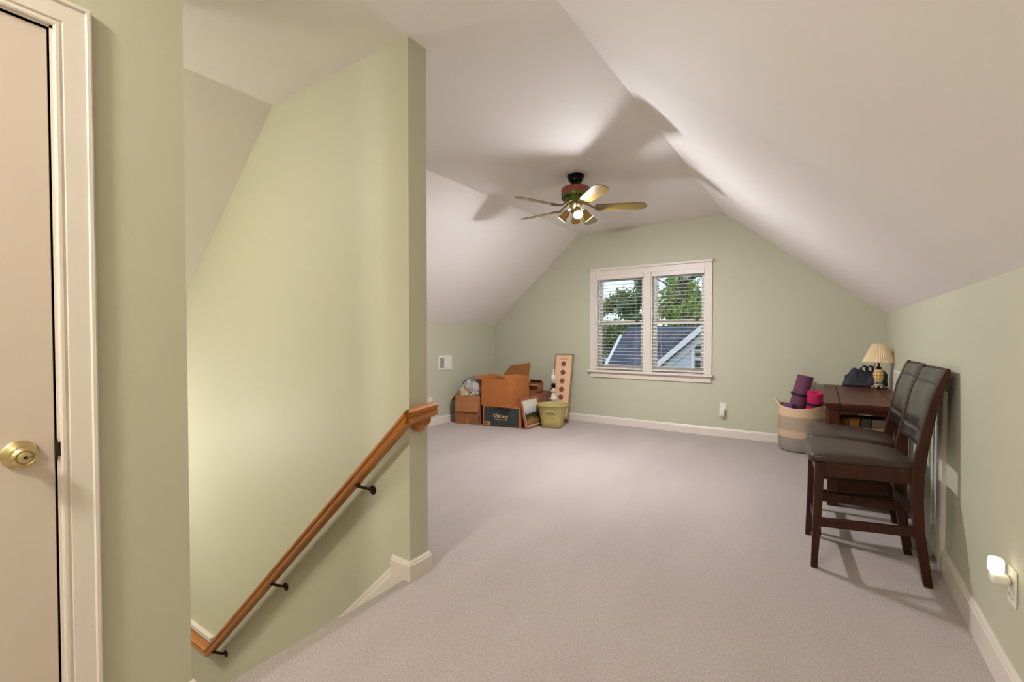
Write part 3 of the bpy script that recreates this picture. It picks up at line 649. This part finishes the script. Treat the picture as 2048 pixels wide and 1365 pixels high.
P('lower_rail', MB().box((TX0+.085, TY0+.045, .10), (TX1-.085, TY0+.065, .20)), bevel=.003)
M['pale_wood'] = mat('pale_wood_tray', '#cfa985', .6, var=(6, .5), col2='#bd9472')
tr1 = thing('wooden_tray', 'pale wooden tray slung under the table top', 'tray', (.26, 4.15, .53))
P('tray_bottom', MB().box((.095, 4.0, .527), (.42, 4.5, .535)), M['pale_wood'], tr1)
P('tray_front', MB().box((.095, 3.99, .515), (.36, 4.0, .545)), M['pale_wood'], tr1, bevel=.002)
P('tray_side', MB().box((.095, 4.0, .53), (.107, 4.5, .60)), M['pale_wood'], tr1); P('tray_side', MB().box((.408, 4.0, .53), (.42, 4.5, .60)), M['pale_wood'], tr1)
P('hanger', MB().box((.097, 4.05, .60), (.105, 4.45, .676)), M['cherry'], tr1); P('hanger', MB().box((.41, 4.05, .60), (.418, 4.45, .676)), M['cherry'], tr1)
for x0, x1, colr, lab in ((.112, .166, '#7a4a22', 'brown box leftmost in the tray under the table'), (.168, .232, '#9a6a1e', 'mustard box in the tray under the table'), (.238, .29, '#55503f', 'dark olive box in the tray under the table'), (.296, .37, '#8d7f6c', 'greyish tan box rightmost in the tray under the table')):
    m_ = mat('box_print_'+colr[1:], colr, .6)
    bx_ = thing('small_box', lab, 'box', ((x0+x1)/2, 4.1, .535), group='small boxes in the tray')
    P('carton', MB().box((x0, 4.02, .535), (x1, 4.2, .592)), m_, bx_, bevel=.002); P('lid', MB().box((x0-.001, 4.019, .592), (x1+.001, 4.201, .604)), m_, bx_, bevel=.002)

# ------------------------------------------------------------------ table lamp
lp = thing('table_lamp', 'small table lamp with pleated cream shade and yellow plaid base', 'lamp', (.422, 5.15, TZ))
def plaid():
    m = bpy.data.materials.new('yellow_plaid_ceramic'); m.use_nodes = True; n = m.node_tree.nodes; l = m.node_tree.links; p = n['Principled BSDF']
    t = n.new('ShaderNodeTexCoord'); sx = n.new('ShaderNodeSeparateXYZ'); l.new(t.outputs['Object'], sx.inputs[0])
    at_ = n.new('ShaderNodeMath'); at_.operation = 'ARCTAN2'; l.new(sx.outputs['Y'], at_.inputs[0]); l.new(sx.outputs['X'], at_.inputs[1])
    def stripe(src, mul, ph, wdt):
        a = n.new('ShaderNodeMath'); a.operation = 'MULTIPLY_ADD'; a.inputs[1].default_value = mul; a.inputs[2].default_value = ph; l.new(src, a.inputs[0])
        f = n.new('ShaderNodeMath'); f.operation = 'FRACT'; l.new(a.outputs[0], f.inputs[0])
        c = n.new('ShaderNodeMath'); c.operation = 'LESS_THAN'; c.inputs[1].default_value = wdt; l.new(f.outputs[0], c.inputs[0]); return c.outputs[0]
    s1 = stripe(at_.outputs[0], 10/6.2832, .3, .28); s2 = stripe(sx.outputs['Z'], 34, .2, .28)
    ad = n.new('ShaderNodeMath'); ad.operation = 'ADD'; l.new(s1, ad.inputs[0]); l.new(s2, ad.inputs[1])
    h = n.new('ShaderNodeMath'); h.operation = 'MULTIPLY'; h.inputs[1].default_value = .5; l.new(ad.outputs[0], h.inputs[0])
    r = n.new('ShaderNodeValToRGB'); r.color_ramp.interpolation = 'CONSTANT'; e = r.color_ramp.elements; e[0].color = lin('#e3cfa4'); e[1].position = .4; e[1].color = lin('#d29a3c')
    e2 = e.new(.9); e2.color = lin('#a86a18'); l.new(h.outputs[0], r.inputs[0]); l.new(r.outputs[0], p.inputs['Base Color']); p.inputs['Roughness'].default_value = .25
    return m
M['plaid'] = plaid(); M['cream_cer'] = mat('cream_ceramic', '#dccbb0', .3, var=(40, .3), col2='#3a3128')
M['lampshade'] = mat('cream_pleated_shade', '#e8d0aa', .8)
obj('body', MB().lathe([(.0, .058), (.026, .058), (.031, .07), (.038, .095), (.042, .12), (.041, .14), (.034, .158), (.022, .168), (0, .17)], 28), M['plaid'], lp, smooth=60)
obj('foot', MB().lathe([(0, .06), (.026, .062), (.032, .054), (.026, .044), (.029, .036), (.036, .028), (.032, .018), (.02, .014), (0, .014)], 28), M['cream_cer'], lp, smooth=60)
for k in range(6):
    a = k*math.pi/3
    obj('leaf_foot', MB().tube([(.02*math.cos(a), .02*math.sin(a), .02), (.036*math.cos(a), .036*math.sin(a), .016), (.052*math.cos(a), .052*math.sin(a), .006)], [.012, .011, .005], 8), M['cream_cer'], lp, smooth=60)
obj('neck', MB().lathe([(0, .166), (.014, .168), (.024, .174), (.018, .182), (.022, .188), (.008, .195), (.006, .25), (0, .25)], 20), M['bronze'], lp, smooth=40)
obj('pull_chain', MB().tube([(-.03, -.02, .235), (-.03, -.02, .185)], .0015, 5), M['bronze'], lp)
sh = MB(); ns = 84
rg = []
for r, z in ((.119, .232), (.121, .236), (.052, .392), (.05, .395)):
    rg.append([((r + (.0026 if i % 2 else -.0026))*math.cos(2*math.pi*i/ns), (r + (.0026 if i % 2 else -.0026))*math.sin(2*math.pi*i/ns), z) for i in range(ns)])
inner = [[((r-.003)*math.cos(2*math.pi*i/ns), (r-.003)*math.sin(2*math.pi*i/ns), z) for i in range(ns)] for r, z in ((.05, .395), (.119, .232))]
sh.loft(rg + inner, caps=False)
obj('shade', sh, M['lampshade'], lp)
lp.scale = (.95, .95, .99)

# ------------------------------------------------------------------ tote bag
M['navy'] = mat('navy_fabric', '#20222c', .75, var=(6, .6), col2='#2c2f3c', bump=(40, .3, .003), sheen=.2)
bgt = thing('tote_bag', 'slouched dark navy tote bag on the table beside the lamp', 'bag', (.33, 5.29, TZ), rz=R(4))
def bag_mesh():
    mb = MB(); rings = []; n = 40
    top = lambda u: .10 + .085*math.exp(-((u+.62)/.2)**2) + .06*math.exp(-((u-.0)/.3)**2) + .07*math.exp(-((u-.75)/.22)**2)
    for j in range(11):
        t = j/10; ring = []
        for i in range(n):
            a = 2*math.pi*i/n; cx_, sy_ = math.cos(a), math.sin(a)
            u = math.copysign(abs(cx_)**.6, cx_); v = math.copysign(abs(sy_)**.7, sy_)
            h = top(u)*t
            lean = -.05*t if u < 0 else .0
            wdt = .175*(1-.12*t*(1-t)*4*.4) ; dep = .065*(1-.9*t**1.6)+.004
            nzv = mnoise.noise(Vector((u*3, v*2, t*3)))*.016*(1 if t > .05 else 0)
            fold = .012*math.sin(u*9+t*5)*t*(1-t)*4*.5
            ring.append((u*wdt + .03*(t*(u < -.3)) , v*dep + (nzv+fold)*(1 if v < 0 else .5), h + (nzv*.6 if j == 10 else 0)))
        rings.append(ring)
    mb.loft(rings); return mb
obj('body', bag_mesh(), M['navy'], bgt, smooth=50, sub=1)
for s_, xo in ((-1, 0.0), (1, .045)):
    obj('handle', MB().tube([(xo-.02, -.012, .13), (xo-.028, -.018, .165), (xo-.01, -.02, .188), (xo+.012, -.02, .18), (xo+.016, -.016, .15), (xo+.004, -.01, .13)], [.010, .011, .012, .012, .011, .010], 8), M['navy'], bgt, smooth=60)
obj('front_fold', MB().loft([[(x-.02, -.066+.012*abs(math.sin(x*40)), .002), (x+.0, -.075, .045), (x+.015, -.045, .10), (x+.01, -.03, .10)] for x in (.02, .05, .085)]), M['navy'], bgt, smooth=70)

# ------------------------------------------------------------------ basket and exercise mats
def striped():
    m = bpy.data.materials.new('striped_woven_basket'); m.use_nodes = True; n = m.node_tree.nodes; l = m.node_tree.links; p = n['Principled BSDF']
    t = n.new('ShaderNodeTexCoord'); sx = n.new('ShaderNodeSeparateXYZ'); l.new(t.outputs['Object'], sx.inputs[0])
    mr = n.new('ShaderNodeMapRange'); mr.inputs['From Max'].default_value = .5; l.new(sx.outputs['Z'], mr.inputs['Value'])
    r = n.new('ShaderNodeValToRGB'); r.color_ramp.interpolation = 'CONSTANT'; e = r.color_ramp.elements
    e[0].color = lin('#978d80'); e[1].position = .30; e[1].color = lin('#cdb193')
    for ps, cc in ((.44, '#b09c84'), (.72, '#dcc09c')):
        q = e.new(ps); q.color = lin(cc)
    l.new(mr.outputs[0], r.inputs[0]); l.new(r.outputs[0], p.inputs['Base Color']); p.inputs['Roughness'].default_value = .85
    wv = n.new('ShaderNodeTexWave'); wv.bands_direction = 'Z'; wv.inputs['Scale'].default_value = 38; wv.inputs['Distortion'].default_value = .5; l.new(t.outputs['Object'], wv.inputs['Vector'])
    b_ = n.new('ShaderNodeBump'); b_.inputs['Strength'].default_value = .35; b_.inputs['Distance'].default_value = .004; l.new(wv.outputs['Fac'], b_.inputs['Height']); l.new(b_.outputs[0], p.inputs['Normal'])
    return m
M['basket'] = striped()
bk = thing('rope_basket', 'striped cream and grey rope basket on the floor by the table', 'basket', (-.165, 5.61, 0))
prof = [(.165, 0), (.185, .006), (.198, .03), (.206, .10), (.207, .2), (.204, .35), (.200, .475)]
inn = [(.192, .475), (.196, .35), (.198, .2), (.19, .03), (.1, .015)]
mb = MB(); n = 40
def sag(a): return -.012 + .014*math.cos(2*a+.4)
mb.loft([[(r*math.cos(2*math.pi*i/n), r*math.sin(2*math.pi*i/n)*.98, z + (sag(2*math.pi*i/n) if z > .4 else 0)) for i in range(n)] for r, z in prof+inn])
obj('body', mb, M['basket'], bk, smooth=50)
M['cream_rope'] = mat('cream_cotton_handle', '#d9bd98', .9)
for a0 in (R(185), R(5)):
    pts = []; hb = MB(); rings = []
    for i in range(9):
        t = i/8; a = a0 + R(-22+44*t); rr = .202 + .03*math.sin(math.pi*t); z = .455+.065*math.sin(math.pi*t)
        rings.append([((rr+dr)*math.cos(a), (rr+dr)*math.sin(a), z+dz_) for dr, dz_ in ((-.006, -.016), (.006, -.016), (.008, .016), (-.004, .016))])
    obj('handle', hb.loft(rings), M['cream_rope'], bk, smooth=40)
def mat_roll(name, label, m, dark, c, r, length, turns, axis, strap_at=None, group='rolled exercise mats', tail=True):
    """a spiral-rolled mat standing along axis"""
    o = thing(name, label, 'exercise mat', c, group=group); A = Vector(axis).normalized().to_track_quat('Z', 'Y').to_matrix().to_4x4()
    mb = MB(); N = turns*26; r0 = r*.24; th = (r-r0)/turns
    inner_, outer_ = [], []
    for i in range(N+1):
        a = 2*math.pi*i/26; rr = r0 + th*a/(2*math.pi)
        inner_.append((rr*math.cos(a), rr*math.sin(a))); outer_.append(((rr+th*.93)*math.cos(a), (rr+th*.93)*math.sin(a)))
    vs = []; fs = []
    for z in (0, length):
        for (x, y) in inner_: vs.append(A @ Vector((x, y, z)))
        for (x, y) in outer_: vs.append(A @ Vector((x, y, z)))
    K = N+1
    for i in range(N):
        fs += [(i, i+1, 2*K+i+1, 2*K+i), (K+i, 3*K+i, 3*K+i+1, K+i+1), (i, K+i, K+i+1, i+1), (2*K+i, 2*K+i+1, 3*K+i+1, 3*K+i)]
    fs += [(0, 2*K, 3*K, K), (N, K+N, 3*K+N, 2*K+N)]
    mb.add(vs, fs); obj('rolled_sheet', mb, m, o, smooth=50)
    if strap_at:
        rs = r + th*1.02
        obj('strap', MB().lathe([(rs, strap_at-.012), (rs+.003, strap_at-.012), (rs+.003, strap_at+.012), (rs, strap_at+.012)], 30, A, caps=False), dark, o, smooth=40)
        if tail: obj('strap_tail', MB().box((rs-.001, -.008, strap_at-.09), (rs+.003, .008, strap_at), A @ Matrix.Rotation(R(-75), 4, 'Z')), dark, o)
    return o
M['plum'] = mat('plum_foam', '#6d3f58', .8, bump=(150, .1, .001)); M['pink'] = mat('hot_pink_foam', '#c8225c', .7, bump=(150, .1, .001)); M['violet'] = mat('violet_foam', '#6b4478', .8, bump=(150, .1, .001))
M['strap'] = mat('black_strap', '#1a1517', .7)
mat_roll('exercise_mat', 'tall plum exercise mat roll leaning in the basket', M['plum'], M['strap'], (-.275, 5.66, .12), .068, .66, 4, (.22, .02, 1), .46)
mat_roll('exercise_mat', 'hot pink exercise mat roll standing in the basket', M['pink'], M['strap'], (-.066, 5.712, .04), .062, .60, 4, (.03, -.30, 1), .49, tail=False)
mat_roll('exercise_mat', 'short violet exercise mat roll low in the basket', M['violet'], M['strap'], (-.235, 5.535, .03), .048, .455, 3, (-.06, -.02, 1))

# ------------------------------------------------------------------ cardboard boxes
def open_box(name, label, loc, rz, w_, d_, h_, m, t=.006, group='moving boxes'):
    """local: front face at y=0, x from 0..w, depth +y"""
    o = thing(name, label, 'box', loc, rz, group)
    mb = MB().box((0, 0, 0), (w_, t, h_)).box((0, d_-t, 0), (w_, d_, h_)).box((0, t, 0), (t, d_-t, h_)).box((w_-t, t, 0), (w_, d_-t, h_)).box((t, t, 0), (w_-t, d_-t, t))
    obj('carton', mb, m, o)
    return o
def flap(o, m, pts, t=.005):
    """pts four local points; thickened along the normal"""
    a = [Vector(p) for p in pts]; nrm = (a[1]-a[0]).cross(a[3]-a[0]).normalized()*t
    return obj('flap', MB().loft([a, [q+nrm for q in a]]), m, o)
def txt(word, size, offset=.012, bounce=None):
    mb_all = None; bm = bmesh.new(); x = 0
    for i, chx in enumerate(word):
        cu = bpy.data.curves.new('t', 'FONT'); cu.body = chx; cu.size = size; cu.offset = offset*size; cu.extrude = .0006
        to = bpy.data.objects.new('t', cu); COL.objects.link(to)
        bpy.context.view_layer.update()
        me = bpy.data.meshes.new_from_object(to.evaluated_get(bpy.context.evaluated_depsgraph_get()))
        xs = [v.co.x for v in me.vertices]; x0, x1 = min(xs), max(xs)
        rot, dy = (bounce[i] if bounce else (0, 0))
        me.transform(Matrix.Translation((x, dy*size, 0)) @ Matrix.Rotation(R(rot), 4, 'Z') @ Matrix.Translation((-x0, 0, 0)))
        bm.from_mesh(me); x += (x1-x0) + size*.05
        bpy.data.objects.remove(to); bpy.data.meshes.remove(me)
    me = bpy.data.meshes.new('lettering'); bm.to_mesh(me); bm.free(); return me, x
a12 = math.atan2(.113, .521)
bx1 = open_box('cardboard_box', 'brown cardboard box at far left with a front flap hanging down', (-4.10, 4.745, 0), math.atan2(.086, .384), .37, .36, .385, M['card_d'])
flap(bx1, M['card_l'], [(.366, -.004, .380), (.345, -.020, .165), (.004, -.018, .17), (.004, -.004, .382)])
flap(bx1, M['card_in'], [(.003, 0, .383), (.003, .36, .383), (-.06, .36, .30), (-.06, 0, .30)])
pm = MB()
for k, z in enumerate((.03, .065, .10)): pm.box((.345, -.0012, z), (.362, 0.0002, z+.026))
obj('handling_marks', pm, M['black'], bx1)
obj('packing_tape', MB().box((.15, -.001, .0), (.21, .0, .09)), M['tape'], bx1)
bx2 = open_box('cardboard_box', 'black printed cardboard box with tan lettering under the large open box', (-3.681, 4.818, 0), a12, .533, .40, .266, M['card'])
obj('top_flap', MB().box((0.004, .002, .262), (.529, .199, .267)).box((.004, .201, .262), (.529, .398, .267)), M['card'], bx2)
obj('printed_panel', MB().box((.016, -.0012, .008), (.503, .0004, .25)), M['teal'], bx2)
me, wd = txt('chewy', .105, .022, [(4, .02), (-3, 0), (5, 0), (-4, .0), (4, -.01)])
me.transform(Matrix.Translation((.145, -.0015, .125)) @ Matrix.Scale(.215/wd, 4) @ Matrix.Rotation(R(90), 4, 'X') @ Matrix.Rotation(R(-3), 4, 'Z'))
obj('logo_lettering', me, M['tan_print'], bx2)
pm = MB(); random.seed(4)
xx = .165
while xx < .335:
    w1 = random.uniform(.006, .018); pm.box((xx, -.0018, .094-(xx-.165)*.03), (xx+w1, -.0008, .1005-(xx-.165)*.03)); xx += w1+.003
obj('slogan_print', pm, M['tan_print'], bx2)
pm = MB().box((.022, -.0018, .018), (.10, -.0008, .062))
lb = obj('label_print', pm, M['tan_print'], bx2)
obj('label_marks', MB().box((.03, -.0024, .03), (.05, -.0014, .052)).box((.056, -.0024, .042), (.09, -.0014, .050)).box((.056, -.0024, .028), (.085, -.0014, .035)), M['teal'], lb)
obj('side_panel_print', MB().box((.5325, .02, .008), (.5342, .38, .25)), M['teal'], bx2)
bx3 = open_box('cardboard_box', 'large open cardboard box stacked on the black printed box', (-3.713, 4.822, .2675), R(1.5), .437, .50, .356, M['card'])
flap(bx3, M['card'], [(.0, .0, .356), (.437, 0, .356), (.40, -.10, .40), (-.09, -.09, .378)][::-1]) if False else None
flap(bx3, M['card'], [(0, .002, .355), (0.0, .49, .355), (-.16, .46, .372), (-.15, -.01, .375)])
flap(bx3, M['card'], [(.437, .0, .355), (.437, .5, .355), (.27, .46, .385), (.235, .06, .395)])
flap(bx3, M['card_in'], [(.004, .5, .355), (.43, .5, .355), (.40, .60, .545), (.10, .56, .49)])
flap(bx3, M['card'], [(.0, 0, .355), (.437, 0, .355), (.37, .10, .335), (.05, .11, .34)])
for (ya, za, yb_, zb_) in ((.17, .0, .23, .09), (.17, .27, .23, .353), (.30, .28, .33, .353), (.26, .0, .275, .085)):
    obj('packing_tape', MB().box((.4368, ya, za), (.4378, yb_, zb_)), M['tape'], bx3)
M['card_faded'] = mat('reddish_cardboard', '#96604a', .85)
bx4 = open_box('cardboard_box', 'reddish cardboard box with raised flaps behind the leaning painting', (-3.43, 5.39, 0), R(6), .27, .28, .405, M['card_faded'])
inner4 = thing('cardboard_box', 'smaller open box nested atop the reddish cardboard box', 'box', (-3.42, 5.41, .406), R(4), 'moving boxes')
obj('carton', MB().box((0, 0, 0), (.2, .006, .115)).box((0, .19, 0), (.2, .2, .115)).box((0, 0, 0), (.006, .2, .115)).box((.194, 0, 0), (.2, .2, .115)).box((0, 0, 0), (.2, .2, .006)), M['card_d'], inner4)
flap(inner4, M['card_faded'], [(.0, -.0, .115), (.2, 0, .115), (.28, -.06, .095), (.08, -.08, .112)])
flap(inner4, M['card_d'], [(.0, .2, .115), (.2, .2, .115), (.19, .15, .16), (.01, .15, .16)])

# ------------------------------------------------------------------ bag of things on the left box
def lump(seed, rx, ry, rz_, amp, fr=3.0, n=28, m=16, sharp=1.0):
    mb = MB(); rings = []
    for j in range(m+1):
        th = math.pi*(j/m); ring = []
        for i in range(n):
            a = 2*math.pi*i/n; d = Vector((math.sin(th)*math.cos(a), math.sin(th)*math.sin(a), -math.cos(th)))
            k = 1 + amp*mnoise.noise(d*fr + Vector((seed, 0, 0))) + amp*.8*abs(mnoise.noise(d*fr*2.3 + Vector((0, seed, 0))))*sharp
            ring.append((d.x*rx*k, d.y*ry*k, d.z*rz_*k))
        rings.append(ring)
    return mb.loft(rings)
def plastic():
    m = mat('translucent_plastic', '#cbc2ba', .42, var=(9, .5), col2='#a39b95', bump=(30, .5, .006), spec=.4)
    m.node_tree.nodes['Principled BSDF'].inputs['Transmission Weight'].default_value = .12
    return m
M['plastic'] = plastic(); M['blue'] = mat('blue_plastic_seal', '#3f7f98', .35)
M['linen'] = mat('cream_cloth', '#cdb794', .9, bump=(60, .3, .003)); M['check'] = mat('black_white_cloth', '#1b1a1c', .8, var=(55, .06), col2='#d8d0c0')
pb = thing('plastic_bag', 'lumpy clear plastic storage bag with blue seal on the left box', 'bag', (-3.915, 4.95, .44), R(12))
obj('bag_body', lump(2, .15, .15, .125, .3, 3.4), M['plastic'], pb, smooth=120, sub=1)
obj('seal', MB().tube([(-.165, -.05, .05), (-.14, -.07, .085), (-.10, -.08, .115), (-.055, -.07, .14)], .008, 6), M['blue'], pb, smooth=60)
obj('seal', MB().tube([(-.04, -.06, .142), (.02, -.03, .15), (.06, -.01, .158), (.09, .01, .15)], .007, 6), M['blue'], pb, smooth=60)
bpy.data.objects['plastic_bag'].location.z = .475
lc = thing('cloth_bundle', 'cream cloth bundle poking out of the left box front corner', 'cloth', (-4.005, 4.83, .40)); obj('cloth', lump(5, .075, .06, .085, .3, 2.6), M['linen'], lc, smooth=40)
lc = thing('cloth_bundle', 'black and white checked cloth in the left box', 'cloth', (-3.87, 4.862, .385)); obj('cloth', lump(9, .085, .06, .05, .3, 3), M['check'], lc, smooth=40)

# ------------------------------------------------------------------ leaning landscape painting
M['red_frame'] = wood('reddish_frame', '#a5613f', '#8a4b30', .5, (20, 20, 2)); M['mat_board'] = mat('cream_mount', '#d6c3a0', .8)
def landscape():
    m = bpy.data.materials.new('landscape_print'); m.use_nodes = True; n = m.node_tree.nodes; l = m.node_tree.links; p = n['Principled BSDF']
    t = n.new('ShaderNodeTexCoord'); sx = n.new('ShaderNodeSeparateXYZ'); l.new(t.outputs['Generated'], sx.inputs[0])
    nz = n.new('ShaderNodeTexNoise'); nz.inputs['Scale'].default_value = 5; nz.inputs['Detail'].default_value = 6; l.new(t.outputs['Generated'], nz.inputs['Vector'])
    a = n.new('ShaderNodeMath'); a.operation = 'MULTIPLY_ADD'; a.inputs[1].default_value = .45; l.new(nz.outputs['Fac'], a.inputs[0]); l.new(sx.outputs['Z'], a.inputs[2])
    r = n.new('ShaderNodeValToRGB'); e = r.color_ramp.elements; e[0].position = .2; e[0].color = lin('#35301f'); e[1].position = .98; e[1].color = lin('#d5cfc6')
    for ps, cc in ((.3, '#8f7a45'), (.40, '#a8663e'), (.47, '#6b6a35'), (.55, '#2a2f20'), (.7, '#39402b'), (.77, '#a9b0ae'), (.85, '#c9bfb8')):
        q = e.new(ps); q.color = lin(cc)
    l.new(a.outputs[0], r.inputs[0]); l.new(r.outputs[0], p.inputs['Base Color']); p.inputs['Roughness'].default_value = .35
    return m
pt = thing('framed_painting', 'framed landscape painting leaning against the black printed box', 'painting', (-3.062, 4.898, .002), R(90-2))
# local: x along the width (away from the viewer), -y = facing +X world, z up; tilt back
PW, PH, TL = .40, .395, R(13)
pivot = Matrix.Rotation(-TL, 4, 'X')
def PT(n, mb, m, par=pt, **k):
    o = obj(n, mb, m, par, **k); o.rotation_euler = (-TL, 0, 0) if par is pt else (0, 0, 0); return o
fw_ = .028
for a_, b_ in (((0, 0, 0), (PW, .022, fw_)), ((0, 0, PH-fw_), (PW, .022, PH)), ((0, 0, fw_), (fw_, .022, PH-fw_)), ((PW-fw_, 0, fw_), (PW, .022, PH-fw_))):
    PT('frame_side', MB().box(a_, b_), M['red_frame'], bevel=.004)
PT('mount', MB().box((fw_, .008, fw_), (PW-fw_, .016, PH-fw_)), M['mat_board'])
PT('picture', MB().box((fw_+.016, .006, fw_+.016), (PW-fw_-.016, .009, PH-fw_-.016)), landscape())

# ------------------------------------------------------------------ green bucket
M['bucket'] = mat('pale_green_tin', '#bcab6c', .6, bump=(120, .3, .002), var=(30, .6), col2='#ae9f60')
bu = thing('bucket', 'pale green tin bucket with square base and side handles', 'bucket', (-2.895, 5.28, 0), R(18))
def sq(r, z, k, n=48, sx_=1.0):
    out_ = []
    for i in range(n):
        a = 2*math.pi*(i+.5)/n; c_, s_ = math.cos(a), math.sin(a)
        e = 1.0-k*.62
        x = math.copysign(abs(c_)**e, c_)*r; y = math.copysign(abs(s_)**e, s_)*r
        out_.append((x*sx_, y, z))
    return out_
rings = [sq(.125, .002, .95), sq(.13, .006, .95), sq(.142, .08, .8), (sq(.158, .16, .55)), sq(.182, .25, .2), sq(.205, .285, 0.05), sq(.207, .29, 0.05), sq(.202, .291, .05), sq(.176, .248, .2), sq(.152, .16, .55), sq(.136, .08, .8), sq(.12, .012, .95)]
obj('body', MB().loft(rings), M['bucket'], bu, smooth=50)
obj('rim', MB().tube([(q[0], q[1], .290) for q in sq(.206, .29, .05)] + [sq(.206, .29, .05)[0]], .005, 8), mat('yellow_green_rim', '#b8b168', .5), bu, smooth=60)
M['handle_w'] = mat('cream_handle', '#c9c489', .5)
for az in (-90, 90):
    A = Matrix.Rotation(R(az+0), 4, 'Z')
    obj('handle', MB().tube([A @ Vector((.176, -.055, .20)), A @ Vector((.19, -.045, .222)), A @ Vector((.198, -.015, .234)), A @ Vector((.198, .015, .234)), A @ Vector((.19, .045, .222)), A @ Vector((.176, .055, .20))], .007, 8), M['handle_w'], bu, smooth=60)

# ------------------------------------------------------------------ white lamp base
wl = thing('candlestick', 'tall white turned candlestick with a black band behind the bucket', 'candlestick', (-3.045, 5.575, 0))
M['ivory'] = mat('ivory_ceramic', '#dccfc2', .3)
obj('stem', MB().lathe([(0, 0), (.045, 0), (.048, .02), (.04, .05), (.03, .10), (.026, .2), (.04, .28), (.05, .30), (.058, .315), (.05, .325), (.036, .36), (.026, .40), (.024, .415)], 28), M['ivory'], wl, smooth=40)
obj('dish', MB().lathe([(.024, .415), (.046, .42), (.05, .426), (.046, .432), (.022, .436), (.018, .45), (.024, .47)], 28), M['ivory'], wl, smooth=40)
obj('black_band', MB().lathe([(.018, .468), (.026, .472), (.028, .50), (.026, .528), (.018, .532)], 28), M['fan_black'], wl, smooth=40)
obj('upper_stem', MB().lathe([(.016, .53), (.024, .54), (.034, .57), (.044, .60), (.042, .628), (.026, .648), (.014, .65)], 28), M['ivory'], wl, smooth=40)
obj('finial', MB().lathe([(.012, .648), (.016, .655), (.012, .664), (.011, .672), (.017, .682), (.012, .694), (.01, .70), (.016, .712), (.012, .724), (0, .727)], 20), M['brass'] if False else M['ivory'], wl, smooth=50)

# ------------------------------------------------------------------ tall flower print
M['peach'] = mat('peach_paper', '#ecc39c', .7); M['olive_frame'] = wood('olive_brown_frame', '#a68a63', '#8c7350', .5, (20, 20, 2))
tf = thing('framed_print', 'tall narrow framed print of dried flowers leaning on the back wall', 'framed print', (-3.005, 5.655, 0))
TW, TH, tilt = .285, .945, R(-10.5)
def TF(n, mb, m, par=tf, **k):
    o = obj(n, mb, m, par, **k)
    if par is tf: o.rotation_euler = (tilt, 0, 0)
    return o
f2 = .02
for a_, b_ in (((-TW/2, -.012, 0), (TW/2, .012, f2)), ((-TW/2, -.012, TH-f2), (TW/2, .012, TH)), ((-TW/2, -.012, f2), (-TW/2+f2, .012, TH-f2)), ((TW/2-f2, -.012, f2), (TW/2, .012, TH-f2))):
    TF('frame_side', MB().box(a_, b_), M['olive_frame'], bevel=.003)
pp = TF('print', MB().box((-TW/2+f2, -.004, f2), (TW/2-f2, .006, TH-f2)), M['peach'])
cols = {'m': mat('maroon_petals', '#6d3a30', .7, var=(60, .5), col2='#8c5648'), 'o': mat('orange_petals', '#a85f28', .7, var=(60, .5), col2='#8a4a20')}
for k, (z, cc) in enumerate(((.80, 'm'), (.68, 'm'), (.56, 'o'), (.44, 'o'), (.33, 'm'), (.21, 'm'), (.10, 'o'))):
    fl_ = MB(); n = 44; rr = .043
    ring = [((rr*(.86+.14*math.cos(11*2*math.pi*i/n)))*math.cos(2*math.pi*i/n), -.0056, z+(rr*(.86+.14*math.cos(11*2*math.pi*i/n)))*math.sin(2*math.pi*i/n)) for i in range(n)]
    fl_.loft([ring, [(x, -.0045, zz) for x, _, zz in ring]])
    fo = TF('flower', fl_, cols[cc], pp)
    TF('flower_heart', MB().prism([(.012*math.cos(R(a)), z+.012*math.sin(R(a))) for a in range(0, 360, 30)], 'y', -.0064, -.005), cols['o' if cc == 'm' else 'm'], pp)
pm = MB(); random.seed(9); xx = -.052
while xx < .05:
    w1 = random.uniform(.004, .008); pm.box((xx, -.0052, .866), (xx+w1, -.0045, .874)); xx += w1+.002
TF('title_print', pm, mat('grey_ink', '#8a6f5c', .8), pp)
